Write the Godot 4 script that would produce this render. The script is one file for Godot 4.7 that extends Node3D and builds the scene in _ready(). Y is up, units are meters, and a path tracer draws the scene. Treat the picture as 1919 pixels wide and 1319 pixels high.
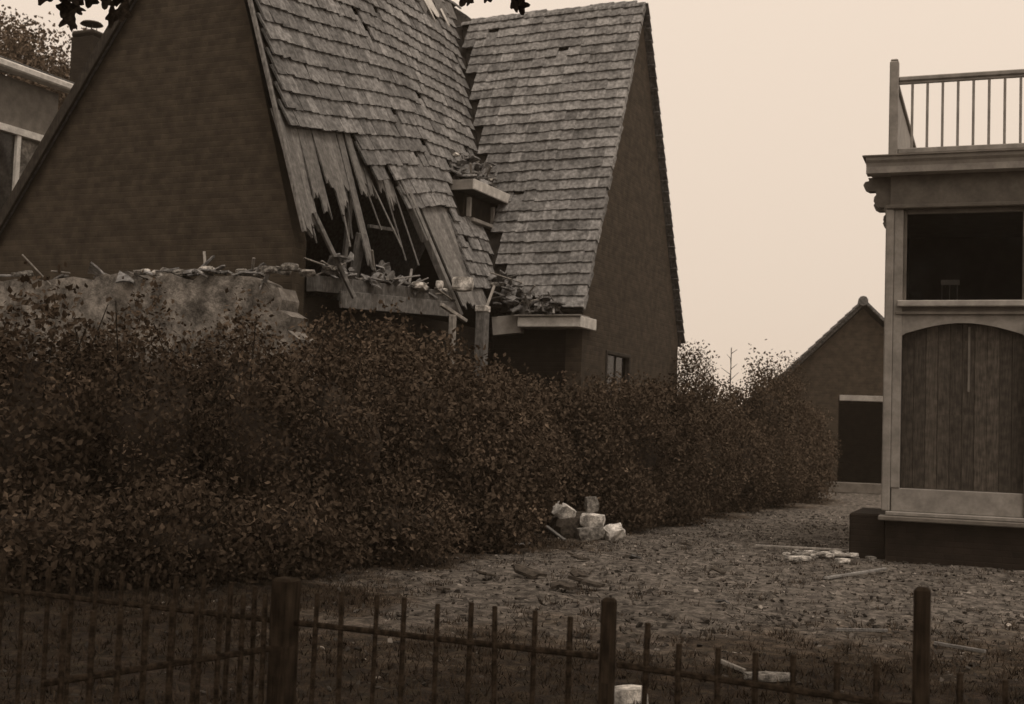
extends Node3D

# ---------------------------------------------------------------- helpers
var rng := RandomNumberGenerator.new()
var names := {}
var M := {}
var wobble := FastNoiseLite.new()

func L(r: float, g: float, b: float) -> Color:          # linear base colour -> sRGB
	return Color(r, g, b).linear_to_srgb()

func numbered(called: String) -> String:
	var n: int = names.get(called, -1) + 1
	names[called] = n
	return called if n == 0 else "%s_%03d" % [called, n]

func thing(called: String, label: String, category: String, at := Vector3.ZERO, turn := 0.0, group := "") -> Node3D:
	var o := Node3D.new()
	o.name = numbered(called)
	add_child(o)
	o.position = at
	o.rotation.y = turn
	tag(o, label, category, group)
	return o

func tag(o: Node, label: String, category := "", group := "") -> void:
	if label: o.set_meta("label", label)
	if category: o.set_meta("category", category)
	if group: o.set_meta("group", group)

func put(called: String, mesh: Mesh, m: Material, parent: Node, xf := Transform3D()) -> MeshInstance3D:
	var o := MeshInstance3D.new()
	o.name = numbered(called) if parent == self else called
	o.mesh = mesh
	o.material_override = m
	o.transform = xf
	parent.add_child(o, true)
	return o

func part(called: String, st: SurfaceTool, m: Material, parent: Node, xf := Transform3D()) -> MeshInstance3D:
	st.generate_normals()
	return put(called, st.commit(), m, parent, xf)

func new_st() -> SurfaceTool:
	var st := SurfaceTool.new()
	st.begin(Mesh.PRIMITIVE_TRIANGLES)
	st.set_smooth_group(-1)
	return st

func tri(st: SurfaceTool, a: Vector3, b: Vector3, c: Vector3, out: Vector3) -> void:
	if (b - a).cross(c - a).dot(out) > 0.0:             # front faces run clockwise
		var t := b
		b = c
		c = t
	st.add_vertex(a); st.add_vertex(b); st.add_vertex(c)

func quad(st: SurfaceTool, a: Vector3, b: Vector3, c: Vector3, d: Vector3, out: Vector3) -> void:
	tri(st, a, b, c, out)
	tri(st, a, c, d, out)

# a box with chamfered edges
func box(st: SurfaceTool, xf: Transform3D, size: Vector3, ch := 0.008) -> void:
	var h := size * 0.5
	ch = minf(ch, minf(h.x, minf(h.y, h.z)) * 0.8)
	var ax := [Vector3.RIGHT, Vector3.UP, Vector3.BACK]
	for k in 3:
		var n: Vector3 = ax[k]
		var u: Vector3 = ax[(k + 1) % 3]
		var v: Vector3 = ax[(k + 2) % 3]
		var hn := h[k]
		var hu := h[(k + 1) % 3]
		var hv := h[(k + 2) % 3]
		for s in [-1.0, 1.0]:
			var c: Vector3 = n * hn * s
			var pu: Vector3 = u * (hu - ch)
			var pv: Vector3 = v * (hv - ch)
			quad(st, xf * (c + pu + pv), xf * (c - pu + pv), xf * (c - pu - pv), xf * (c + pu - pv), xf.basis * (n * s))
			for t in [-1.0, 1.0]:                       # edge along v between n and u
				var e1: Vector3 = n * hn * s + u * (hu - ch) * t
				var e2: Vector3 = n * (hn - ch) * s + u * hu * t
				quad(st, xf * (e1 + pv), xf * (e1 - pv), xf * (e2 - pv), xf * (e2 + pv), xf.basis * (n * s + u * t))
	for sx in [-1.0, 1.0]:
		for sy in [-1.0, 1.0]:
			for sz in [-1.0, 1.0]:
				var s3 := Vector3(sx, sy, sz)
				tri(st, xf * (s3 * Vector3(h.x, h.y - ch, h.z - ch)), xf * (s3 * Vector3(h.x - ch, h.y, h.z - ch)), xf * (s3 * Vector3(h.x - ch, h.y - ch, h.z)), xf.basis * s3)

func span(st: SurfaceTool, lo: Vector3, hi: Vector3, ch := 0.008) -> void:
	box(st, Transform3D(Basis(), (lo + hi) * 0.5), (hi - lo).abs(), ch)

func along(a: Vector3, b: Vector3, side := Vector3.UP) -> Transform3D:   # y runs from a to b, z is nearest to side
	var y := (b - a).normalized()
	var z := (side - y * side.dot(y)).normalized()
	return Transform3D(Basis(y.cross(z), y, z), (a + b) * 0.5)

func bar(st: SurfaceTool, a: Vector3, b: Vector3, w: float, t: float, side := Vector3.UP, ch := 0.006) -> void:
	box(st, along(a, b, side), Vector3(w, a.distance_to(b), t), ch)

func tube(st: SurfaceTool, a: Vector3, b: Vector3, r0: float, r1: float, n := 8) -> void:
	var xf := along(a, b, Vector3(0.31, 0.2, 0.9))
	var h := a.distance_to(b) * 0.5
	for k in n:
		var p := TAU * k / n
		var q := TAU * (k + 1) / n
		var d0 := Vector3(cos(p), 0, sin(p))
		var d1 := Vector3(cos(q), 0, sin(q))
		quad(st, xf * (d0 * r0 + Vector3(0, -h, 0)), xf * (d1 * r0 + Vector3(0, -h, 0)), xf * (d1 * r1 + Vector3(0, h, 0)), xf * (d0 * r1 + Vector3(0, h, 0)), xf.basis * (d0 + d1))
		tri(st, xf * Vector3(0, h, 0), xf * (d0 * r1 + Vector3(0, h, 0)), xf * (d1 * r1 + Vector3(0, h, 0)), xf.basis.y)
		tri(st, xf * Vector3(0, -h, 0), xf * (d0 * r0 + Vector3(0, -h, 0)), xf * (d1 * r0 + Vector3(0, -h, 0)), -xf.basis.y)

# a plan polygon in the local xy plane of xf, thickened by depth along -z
func slab(st: SurfaceTool, poly: PackedVector2Array, xf: Transform3D, depth: float) -> void:
	var idx := Geometry2D.triangulate_polygon(poly)
	var back := Vector3(0, 0, -depth)
	for k in range(0, idx.size(), 3):
		var p: Array[Vector3] = []
		for m in 3:
			p.append(Vector3(poly[idx[k + m]].x, poly[idx[k + m]].y, 0))
		tri(st, xf * p[0], xf * p[1], xf * p[2], xf.basis.z)
		tri(st, xf * (p[0] + back), xf * (p[1] + back), xf * (p[2] + back), -xf.basis.z)
	var turn := 1.0 if Geometry2D.is_polygon_clockwise(poly) else -1.0
	for k in poly.size():
		var a := poly[k]
		var b := poly[(k + 1) % poly.size()]
		var n := Vector3(-(b - a).y, (b - a).x, 0) * turn
		var a3 := Vector3(a.x, a.y, 0)
		var b3 := Vector3(b.x, b.y, 0)
		quad(st, xf * a3, xf * b3, xf * (b3 + back), xf * (a3 + back), xf.basis * n)

# an uneven stone: a box whose corners and faces are knocked about
func stone(size: Vector3, rough: float, seed_: int) -> ArrayMesh:
	var r := RandomNumberGenerator.new()
	r.seed = seed_
	var st := new_st()
	var n := 4
	var off := Vector3(r.randf(), r.randf(), r.randf()) * 40.0
	var shape := func(p: Vector3) -> Vector3:
		var q := p.limit_length(0.72 + 0.1 * wobble.get_noise_3dv(p * 30.0 + off))
		return (q + p.normalized() * rough * wobble.get_noise_3dv(p * 60.0 + off * 3.0)) * size
	for k in 3:
		for s in [-0.5, 0.5]:
			for i in n:
				for j in n:
					var c: Array[Vector3] = []
					for e in [[0, 0], [1, 0], [1, 1], [0, 1]]:
						var p := Vector3.ZERO
						p[k] = s
						p[(k + 1) % 3] = float(i + e[0]) / n - 0.5
						p[(k + 2) % 3] = float(j + e[1]) / n - 0.5
						c.append(shape.call(p))
					quad(st, c[0], c[1], c[2], c[3], (c[0] + c[2]) * 0.5)
	st.generate_normals()
	return st.commit()

# ---------------------------------------------------------------- textures and materials
func picture(size: int, f: Callable) -> ImageTexture:
	var im := Image.create(size, size, false, Image.FORMAT_RGB8)
	for y in size:
		for x in size:
			var v: float = clampf(f.call(x, y), 0.0, 1.0)
			im.set_pixel(x, y, Color(v, v, v))
	return ImageTexture.create_from_image(im)

func noise_image(freq: float, seed_: int, oct := 5, size := 512) -> Image:
	var n := FastNoiseLite.new()
	n.seed = seed_
	n.frequency = freq
	n.fractal_octaves = oct
	n.noise_type = FastNoiseLite.TYPE_SIMPLEX_SMOOTH
	return n.get_seamless_image(size, size)

func stuff_of(albedo: Color, tex: Texture2D, scale: float, rough := 0.9, bump: Texture2D = null, depth := 0.0) -> StandardMaterial3D:
	var m := StandardMaterial3D.new()
	m.albedo_color = albedo
	m.roughness = rough
	m.metallic_specular = 0.3
	if tex:
		m.albedo_texture = tex
		m.uv1_triplanar = true
		m.uv1_scale = Vector3.ONE * scale
	if bump:
		m.heightmap_enabled = true
		m.heightmap_texture = bump
		m.heightmap_scale = depth
	return m

func make_materials() -> void:
	var cloud := noise_image(0.012, 11)
	var fine := noise_image(0.06, 12, 4)
	var grit := noise_image(0.2, 13, 3)
	var mottle := picture(512, func(x, y): return 0.52 + 0.5 * (cloud.get_pixel(x, y).r - 0.5) * 1.3 + 0.35 * (fine.get_pixel(x, y).r - 0.5) + 0.2 * (grit.get_pixel(x, y).r - 0.5) + 0.2)
	var smooth := picture(512, func(x, y): return 0.86 + 0.22 * (cloud.get_pixel(x, y).r - 0.5) + 0.1 * (fine.get_pixel(x, y).r - 0.5) + 0.05 * (grit.get_pixel(x, y).r - 0.5))
	var relief := picture(512, func(x, y): return 0.5 * fine.get_pixel(x, y).r + 0.5 * grit.get_pixel(x, y).r)
	# wood grain: fine streaks along v, knots of tone
	var grain := picture(512, func(x, y): return 0.74 + 0.34 * (grit.get_pixel(x, (y / 18 + x * 3) % 512).r - 0.5) + 0.35 * (fine.get_pixel(x, (y / 10) % 512).r - 0.5) + 0.3 * (cloud.get_pixel(y, x).r - 0.5))
	# brickwork: 8 bricks by 24 courses over 1.76 m
	var tones := PackedFloat32Array()
	for k in 8 * 24 * 2:
		tones.append(rng.randf())
	var cell := func(x: int, y: int) -> Array:
		var row := y * 24 / 512
		var fy := fposmod(y * 24.0 / 512.0, 1.0)
		var u := x * 8.0 / 512.0 + (0.5 if row % 2 else 0.0)
		var fx := fposmod(u, 1.0)
		var joint := fy < 0.16 or fx < 0.06
		return [joint, tones[row * 8 + int(u) % 8]]
	var brick_tone := picture(512, func(x, y):
		var c: Array = cell.call(x, y)
		return (0.7 if c[0] else 0.64 + 0.09 * c[1]) + 0.2 * (grit.get_pixel(x, y).r - 0.5) + 0.22 * (cloud.get_pixel(x, y).r - 0.5))
	var brick_high := picture(512, func(x, y):
		var c: Array = cell.call(x, y)
		return (0.2 if c[0] else 0.75) + 0.3 * (fine.get_pixel(x, y).r - 0.5))
	for k in 6:
		var t: float = [0.22, 0.27, 0.32, 0.37, 0.43, 0.5][k]
		M["tile%d" % k] = stuff_of(L(t, t * 0.985, t * 0.97), mottle, 1.7, 0.8, relief, 0.3)
		M["tile%d" % k].uv1_world_triplanar = true
	M.deck = stuff_of(L(0.05, 0.045, 0.04), mottle, 0.8)
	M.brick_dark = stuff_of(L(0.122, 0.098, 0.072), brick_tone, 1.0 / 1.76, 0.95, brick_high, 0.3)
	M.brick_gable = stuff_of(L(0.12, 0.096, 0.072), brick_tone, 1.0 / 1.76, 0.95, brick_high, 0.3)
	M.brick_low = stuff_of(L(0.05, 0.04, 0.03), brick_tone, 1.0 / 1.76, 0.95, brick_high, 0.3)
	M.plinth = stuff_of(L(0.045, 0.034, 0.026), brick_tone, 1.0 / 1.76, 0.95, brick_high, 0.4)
	M.plaster = stuff_of(L(0.33, 0.305, 0.275), mottle, 0.35, 0.95, relief, 1.0)
	M.white = stuff_of(L(0.8, 0.775, 0.73), smooth, 0.7, 0.6, relief, 0.1)
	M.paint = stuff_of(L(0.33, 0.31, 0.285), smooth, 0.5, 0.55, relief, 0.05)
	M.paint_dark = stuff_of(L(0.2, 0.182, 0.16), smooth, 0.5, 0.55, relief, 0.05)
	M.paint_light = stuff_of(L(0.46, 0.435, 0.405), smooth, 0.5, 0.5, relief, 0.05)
	for k in 4:
		var t: float = [0.2, 0.26, 0.33, 0.4][k]
		M["wood%d" % k] = stuff_of(L(t, t * 0.97, t * 0.93), grain, 1.3, 0.85, grain, 0.25)
	for k in 3:
		var t: float = [0.095, 0.115, 0.135][k]
		M["board%d" % k] = stuff_of(L(t, t * 0.86, t * 0.72), grain, 1.1, 0.5, grain, 0.2)
	M.timber_dark = stuff_of(L(0.07, 0.06, 0.05), grain, 1.0)
	M.pale_wood = stuff_of(L(0.5, 0.47, 0.43), grain, 1.3, 0.8)
	M.chunk = stuff_of(L(0.95, 0.91, 0.85), mottle, 0.9, 0.95, relief, 0.6)
	M.chunk_grey = stuff_of(L(0.38, 0.36, 0.33), mottle, 2.0, 0.95, relief, 0.6)
	M.frag_dark = stuff_of(L(0.1, 0.085, 0.07), mottle, 2.5, 0.9)
	M.iron = stuff_of(L(0.06, 0.045, 0.032), mottle, 4.0, 0.7, relief, 0.1)
	M.post = stuff_of(L(0.06, 0.045, 0.032), grain, 1.5, 0.9, grain, 0.4)
	for m in [M.iron, M.post]:
		m.metallic_specular = 0.12
		m.roughness = 0.95
	M.bark = stuff_of(L(0.06, 0.05, 0.04), mottle, 2.0, 0.95, relief, 1.5)
	M.stem = stuff_of(L(0.05, 0.04, 0.03), mottle, 2.0, 0.95)
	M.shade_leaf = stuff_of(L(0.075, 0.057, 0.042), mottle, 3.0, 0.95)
	M.glass = StandardMaterial3D.new()
	M.glass.albedo_color = Color(0.02, 0.02, 0.02, 0.35)
	M.glass.transparency = BaseMaterial3D.TRANSPARENCY_ALPHA
	M.glass.roughness = 0.04
	M.glass.metallic_specular = 0.28
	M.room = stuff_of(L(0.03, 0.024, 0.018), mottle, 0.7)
	M.leaf = StandardMaterial3D.new()
	M.leaf.albedo_color = L(0.09, 0.068, 0.05)
	M.leaf.vertex_color_use_as_albedo = true
	M.leaf.roughness = 0.95
	M.leaf.metallic_specular = 0.08
	M.leaf.backlight_enabled = true
	M.leaf.backlight = Color(0.12, 0.1, 0.08)
	M.grass = M.leaf.duplicate()
	M.grass.albedo_color = L(0.05, 0.038, 0.028)
	M.litter = M.leaf.duplicate()
	M.litter.albedo_color = Color.WHITE
	M.litter.backlight_enabled = false
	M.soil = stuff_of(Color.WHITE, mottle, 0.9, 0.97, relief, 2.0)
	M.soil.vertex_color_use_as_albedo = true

# ---------------------------------------------------------------- foliage
func clump(count: int, radius: float, leaf: float, seed_: int) -> ArrayMesh:
	var r := RandomNumberGenerator.new()
	r.seed = seed_
	var st := new_st()
	for k in count:
		var d := Vector3(r.randfn(), r.randfn(), r.randfn()).normalized() * radius * pow(r.randf(), 0.5)
		var b := Basis(Vector3(r.randfn(), r.randfn(), r.randfn()).normalized(), r.randf() * TAU)
		var s := leaf * r.randf_range(0.6, 1.25)
		var p := [Vector3(0, 0, 0), Vector3(0.32, 0.4, 0.09), Vector3(0, 1, 0), Vector3(-0.32, 0.4, 0.09)]
		for q in [[0, 1, 2], [0, 2, 3]]:
			for e in q:
				st.add_vertex(d + b * (p[e] * s))
	st.generate_normals()
	return st.commit()

func scatter(called: String, mesh: Mesh, m: Material, parent: Node, places: Array, tints: Array) -> void:
	var mm := MultiMesh.new()
	mm.transform_format = MultiMesh.TRANSFORM_3D
	mm.use_colors = true
	mm.mesh = mesh
	mm.instance_count = places.size()
	for k in places.size():
		mm.set_instance_transform(k, places[k])
		mm.set_instance_color(k, tints[k])
	var o := MultiMeshInstance3D.new()
	o.name = called
	o.multimesh = mm
	o.material_override = m
	o.set_meta("kind", "stuff")
	parent.add_child(o, true)

func lying(tilt: float) -> Basis:                         # flat on its back, turned and tipped at random
	return Basis(Vector3(rng.randfn(), 0, rng.randfn()).normalized(), rng.randfn() * tilt) * Basis(Vector3.UP, rng.randf() * TAU) * Basis(Vector3.RIGHT, -PI / 2)

func spin(s: float) -> Basis:
	return Basis(Vector3(rng.randfn(), rng.randfn(), rng.randfn()).normalized(), rng.randf() * TAU).scaled(Vector3.ONE * s)

# a lumpy shell for the dark twiggy inside of a bush
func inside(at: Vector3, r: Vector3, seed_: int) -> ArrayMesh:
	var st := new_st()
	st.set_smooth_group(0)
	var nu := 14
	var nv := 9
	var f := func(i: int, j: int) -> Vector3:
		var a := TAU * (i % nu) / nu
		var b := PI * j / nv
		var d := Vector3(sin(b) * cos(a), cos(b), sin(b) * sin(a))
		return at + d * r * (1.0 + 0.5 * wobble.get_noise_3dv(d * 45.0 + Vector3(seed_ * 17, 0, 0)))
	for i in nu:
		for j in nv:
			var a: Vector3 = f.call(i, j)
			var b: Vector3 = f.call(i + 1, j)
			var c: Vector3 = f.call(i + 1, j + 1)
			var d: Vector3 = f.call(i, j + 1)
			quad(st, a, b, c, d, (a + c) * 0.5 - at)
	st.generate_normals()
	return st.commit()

func shrub(called: String, label: String, category: String, at: Vector3, r: Vector3, clumps: int, group: String, loose := 0.0, core := 0.68) -> Node3D:
	var t := thing(called, label, category, at, 0.0, group)
	var places := []
	var tints := []
	var off := at * 3.0
	for k in clumps:
		var d := Vector3(rng.randfn(), rng.randfn(), rng.randfn()).normalized()
		var lump := 1.0 + 0.55 * wobble.get_noise_3dv(d * 40.0 + off) + 0.25 * wobble.get_noise_3dv(d * 110.0 + off)
		var q := (0.7 + 0.36 * pow(rng.randf(), 0.8)) * lump + loose * pow(rng.randf(), 3.0)
		if wobble.get_noise_3dv((at + d * r) * 55.0) < -0.2 and rng.randf() < 0.75: continue
		var p := Vector3(0, r.y * 0.96, 0) + d * r * q
		if p.y < 0.05:
			p.y = 0.05 + rng.randf() * 0.2
		places.append(Transform3D(spin(rng.randf_range(0.7, 1.3)), p))
		var v := 0.72 + 0.34 * rng.randf() + 0.55 * maxf(0.0, wobble.get_noise_3dv(p * 25.0 + off))
		if rng.randf() < 0.03:
			v *= 2.0
		tints.append(Color(v, v, v))
	scatter("foliage", M.clumps[rng.randi() % 3], M.leaf, t, places, tints)
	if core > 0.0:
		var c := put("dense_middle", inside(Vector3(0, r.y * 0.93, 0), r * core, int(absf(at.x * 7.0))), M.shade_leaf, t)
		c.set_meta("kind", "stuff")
	var st := new_st()
	for k in 11:
		var a := TAU * k / 11.0 + rng.randf()
		var e := Vector3(cos(a) * r.x * rng.randf_range(0.5, 1.05), r.y * rng.randf_range(1.2, 2.05), sin(a) * r.z * rng.randf_range(0.5, 1.05))
		var m := Vector3(cos(a) * 0.25 * r.x, r.y * 0.8, sin(a) * 0.25 * r.z)
		tube(st, Vector3(cos(a) * 0.1, -0.02, sin(a) * 0.1), m, 0.022, 0.014, 5)
		tube(st, m, e, 0.014, 0.004, 4)
	part("stem", st, M.stem, t)
	return t

# ---------------------------------------------------------------- roof tiles
# a pantile: pan and roll across x, up the slope along y, proud along z; the lower edge is at y = 0
func pantile(width: float, length: float, seed_: int, lift := 0.06) -> ArrayMesh:
	var r := RandomNumberGenerator.new()
	r.seed = seed_
	var st := SurfaceTool.new()
	st.begin(Mesh.PRIMITIVE_TRIANGLES)
	var n := 8
	var th := 0.028
	var prof := func(k: int) -> Vector2:
		var u := float(k) / n
		return Vector2((u - 0.5) * width, 0.007 * (1.0 + cos(TAU * (u - 0.84))))
	var jag := PackedFloat32Array()
	for k in n + 1:
		jag.append(r.randf_range(-0.002, 0.002))
	for k in n:
		var a: Vector2 = prof.call(k)
		var b: Vector2 = prof.call(k + 1)
		var a0 := Vector3(a.x, jag[k], a.y + lift)
		var b0 := Vector3(b.x, jag[k + 1], b.y + lift)
		var a1 := Vector3(a.x, length, a.y + 0.012)
		var b1 := Vector3(b.x, length, b.y + 0.012)
		var dn := Vector3(0, 0, -th)
		st.set_smooth_group(1)
		quad(st, a0, b0, b1, a1, Vector3.BACK)
		st.set_smooth_group(-1)
		quad(st, a0, b0, b0 + dn, a0 + dn, Vector3.DOWN)
		if k % 2 == 0:
			var c: Vector2 = prof.call(k + 2)
			quad(st, a0 + dn, Vector3(c.x, jag[k + 2], c.y + lift) + dn, Vector3(c.x, length, c.y + 0.012) + dn, a1 + dn, Vector3.FORWARD)
		if k == 0: quad(st, a0, a1, a1 + dn, a0 + dn, Vector3.LEFT)
		if k == n - 1: quad(st, b0, b1, b1 + dn, b0 + dn, Vector3.RIGHT)
	st.generate_normals()
	return st.commit()

# the big wing's right slope, in the house's own axes: where it stands for a distance along the ridge (z) and a height
func slope_x(h: float, z: float) -> float:
	var t := z / 5.82
	return (-1.438 - (h - 3.81) * 0.3255) * t + (1.0 - t) * (-1.436 - (h - 3.306) * 0.367)

func on_slope(z: float, h: float, proud := 0.0) -> Vector3:
	return Vector3(slope_x(h, z), h, z) + Vector3(0.944, 0.33, 0.0) * proud

const SAG_Z := [5.9, 4.5, 3.3, 2.5, 1.3, 0.0, -1.0, -6.0]   # along the ridge
const SAG_H := [6.69, 6.90, 7.13, 7.28, 7.44, 7.54, 7.62, 7.66]  # how high one course hangs there
const SAG_B := [0.232, 0.228, 0.226, 0.223, 0.213, 0.213, 0.22, 0.22]
func course(i: float, z: float) -> float:
	var k := 0
	while k < 6 and z < SAG_Z[k + 1]:
		k += 1
	var f: float = (z - SAG_Z[k]) / (SAG_Z[k + 1] - SAG_Z[k])
	return lerpf(SAG_H[k], SAG_H[k + 1], f) - i * lerpf(SAG_B[k], SAG_B[k + 1], f)

func ridge_h(z: float) -> float:
	return 8.76 + (5.82 - z) * 0.1

func valley_z(h: float) -> float:
	return -(h - 3.384) * 0.45

func tiled(i: int, z: float) -> bool:                     # where the tiles still hang
	if z < 0.95: return i <= 18
	if z < 2.55: return i <= 12
	if z < 3.7: return i <= 9 + (1 if rng.randf() < 0.3 else 0)
	return i <= 7

func roof_tiles(house: Node3D, roof: Node3D, cross: Node3D) -> void:
	var all := []                                         # [size in view, transform, material, roof, mesh]
	var eye := house.transform.affine_inverse() * Vector3(0, 1.45, 0)
	var shapes := []
	for k in 4: shapes.append(pantile(0.232, 0.36, 40 + k))
	for i in range(-9, 19):
		var z := 5.7 + rng.randf() * 0.02
		while z > -5.0:
			z -= 0.214
			var h := course(i, z)
			if h > ridge_h(z) - 0.03 or z < valley_z(h) + 0.1 or not tiled(i, z) or h < 3.45: continue
			if i > 3 and i < 15 and z < 0.42 + 0.06 * (i - 8) and h > 4.72 and h < 5.6: continue   # the dormer stands here
			if z < -0.7 and z > -1.45 and h > 8.62 and h < 9.3: continue                            # a torn patch under the ridge
			if rng.randf() < 0.012: continue
			var a := on_slope(z - 0.1, course(i, z - 0.1))
			var b := on_slope(z + 0.1, course(i, z + 0.1))
			var x := (a - b).normalized()
			var up := (on_slope(z, h + 0.2) - on_slope(z, h)).normalized()
			var n := x.cross(up).normalized()
			up = n.cross(x)
			var basis := Basis(x, up, n) * Basis(Vector3.BACK, rng.randfn() * 0.008 + (rng.randfn() * 0.12 if rng.randf() < 0.04 else 0.0)) * Basis(Vector3.RIGHT, rng.randfn() * 0.012)
			var at := on_slope(z, h, rng.randfn() * 0.004 + 0.01) + up * rng.randfn() * 0.006
			all.append([absf(n.dot((eye - at).normalized())) / eye.distance_squared_to(at), Transform3D(basis, at), tone(at), roof, shapes[rng.randi() % 4]])
	var n2 := Vector3(0, 0.41, 0.912).normalized()
	var up2 := Vector3(0, 0.912, -0.41).normalized()
	for i in 30:
		var h := 3.40 + i * 0.19
		var xx := -0.02
		while xx > -4.2:
			xx -= 0.219
			var z := -(h - 3.384) * 0.45
			# stop at the valley: where this slope meets the big wing
			if slope_x(h, z) > xx - 0.14: break
			if rng.randf() < 0.008: continue
			if i < 3 and xx < -0.75 and rng.randf() < 0.5: continue
			var dip := 0.02 * wobble.get_noise_2d(xx * 30.0, i * 9.0)
			var at := Vector3(xx, h + dip + rng.randfn() * 0.004, z) + n2 * (0.01 + rng.randfn() * 0.003)
			var basis := Basis(Vector3.RIGHT, up2, n2) * Basis(Vector3.BACK, rng.randfn() * 0.015 + (rng.randfn() * 0.1 if rng.randf() < 0.03 else 0.0)) * Basis(Vector3.RIGHT, rng.randfn() * 0.01)
			all.append([absf(n2.dot((eye - at).normalized())) / eye.distance_squared_to(at), Transform3D(basis, at), tone(at + Vector3(9, 0, 0)), cross, shapes[rng.randi() % 4]])
	all.sort_custom(func(p, q): return p[0] > q[0])
	var rest := {}
	for k in all.size():
		var e: Array = all[k]
		if k < 296:
			put("tile", e[4], M["tile%d" % e[2]], e[3], e[1])
		else:
			var key: Array = [e[3], e[2]]
			if not rest.has(key):
				rest[key] = SurfaceTool.new()
			rest[key].append_from(e[4], 0, e[1])
	var field := {}
	for key in rest:
		if not field.has(key[0]): field[key[0]] = ArrayMesh.new()
		var mesh: ArrayMesh = rest[key].commit(field[key[0]])
		mesh.surface_set_material(mesh.get_surface_count() - 1, M["tile%d" % key[1]])
	for r in field:
		var o := MeshInstance3D.new()
		o.name = "tile_field"
		o.mesh = field[r]
		o.set_meta("kind", "stuff")
		r.add_child(o, true)

func tone(p: Vector3) -> int:
	var v := 2.3 + 2.6 * wobble.get_noise_3dv(p * 14.0) + rng.randfn() * 1.25
	return clampi(roundi(v), 0, 5)

# ---------------------------------------------------------------- broken pieces
func fragment(seed_: int) -> ArrayMesh:                    # a shard of a curved tile
	var r := RandomNumberGenerator.new()
	r.seed = seed_
	var st := new_st()
	var w := r.randf_range(0.09, 0.2)
	var l := r.randf_range(0.1, 0.3)
	var c := r.randf_range(0.004, 0.022)
	var y0 := PackedFloat32Array()
	var y1 := PackedFloat32Array()
	for k in 4:
		y0.append(r.randf_range(-0.04, 0.04))
		y1.append(l + r.randf_range(-0.07, 0.05))
	var th := Vector3(0, 0, -0.018)
	for k in 3:
		var u0 := (k / 3.0 - 0.5) * w
		var u1 := ((k + 1) / 3.0 - 0.5) * w
		var h0 := c * sin(PI * k / 3.0)
		var h1 := c * sin(PI * (k + 1) / 3.0)
		var a := Vector3(u0, y0[k], h0)
		var b := Vector3(u1, y0[k + 1], h1)
		var d := Vector3(u0, y1[k], h0)
		var e := Vector3(u1, y1[k + 1], h1)
		quad(st, a, b, e, d, Vector3.BACK)
		quad(st, a + th, b + th, e + th, d + th, Vector3.FORWARD)
		quad(st, a, b, b + th, a + th, Vector3.DOWN)
		quad(st, d, e, e + th, d + th, Vector3.UP)
		if k == 0: quad(st, a, d, d + th, a + th, Vector3.LEFT)
		if k == 2: quad(st, b, e, e + th, b + th, Vector3.RIGHT)
	st.generate_normals()
	return st.commit()

# a heap of shards and laths between two corners of ground given in the parent's axes
func heap(called: String, label: String, house: Node3D, place: Callable, shards: int, laths: int, lumps: int, group := "") -> void:
	var t := thing(called, label, "rubble heap", house.position, house.rotation.y, group)
	for k in shards:
		put("tile_fragment", M.shards[rng.randi() % 6], [M.tile1, M.tile3, M.tile4, M.tile2, M.tile5][rng.randi() % 5], t, Transform3D(lying(0.75).scaled(Vector3.ONE * rng.randf_range(0.8, 1.3)), place.call()))
	for k in laths:
		var a: Vector3 = place.call()
		var d := Vector3(rng.randfn() * 0.5, rng.randfn() * 0.35, rng.randfn()).normalized() * rng.randf_range(0.15, 0.4)
		var st := new_st()
		bar(st, a - d, a + d + Vector3(0, 0.03, 0), 0.035, 0.02)
		part("lath", st, [M.wood1, M.wood3, M.pale_wood][rng.randi() % 3], t)
	for k in lumps:
		put("brick_lump", M.lumps[rng.randi() % 4], [M.chunk_grey, M.chunk_grey, M.chunk][rng.randi() % 3], t, Transform3D(Basis.from_euler(Vector3(rng.randfn() * 0.3, rng.randf() * TAU, rng.randfn() * 0.3)).scaled(Vector3(1, 0.7, 1) * rng.randf_range(0.4, 1.0)), place.call()))

# a board whose far end is splintered: runs from a to b, b ragged
func splintered(a: Vector3, b: Vector3, w: float, t: float, face: Vector3) -> SurfaceTool:
	var st := new_st()
	var l := a.distance_to(b)
	var poly := PackedVector2Array([Vector2(-w / 2, -l / 2), Vector2(w / 2, -l / 2)])
	var n := 5
	for k in n:
		poly.append(Vector2(w / 2 - w * k / (n - 1.0), l / 2 - rng.randf() * 0.3 * (1.0 if k % 2 else 0.45)))
	var xf := along(a, b, face)
	slab(st, poly, xf * Transform3D(Basis(), Vector3(0, 0, t / 2)), t)
	return st

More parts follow.
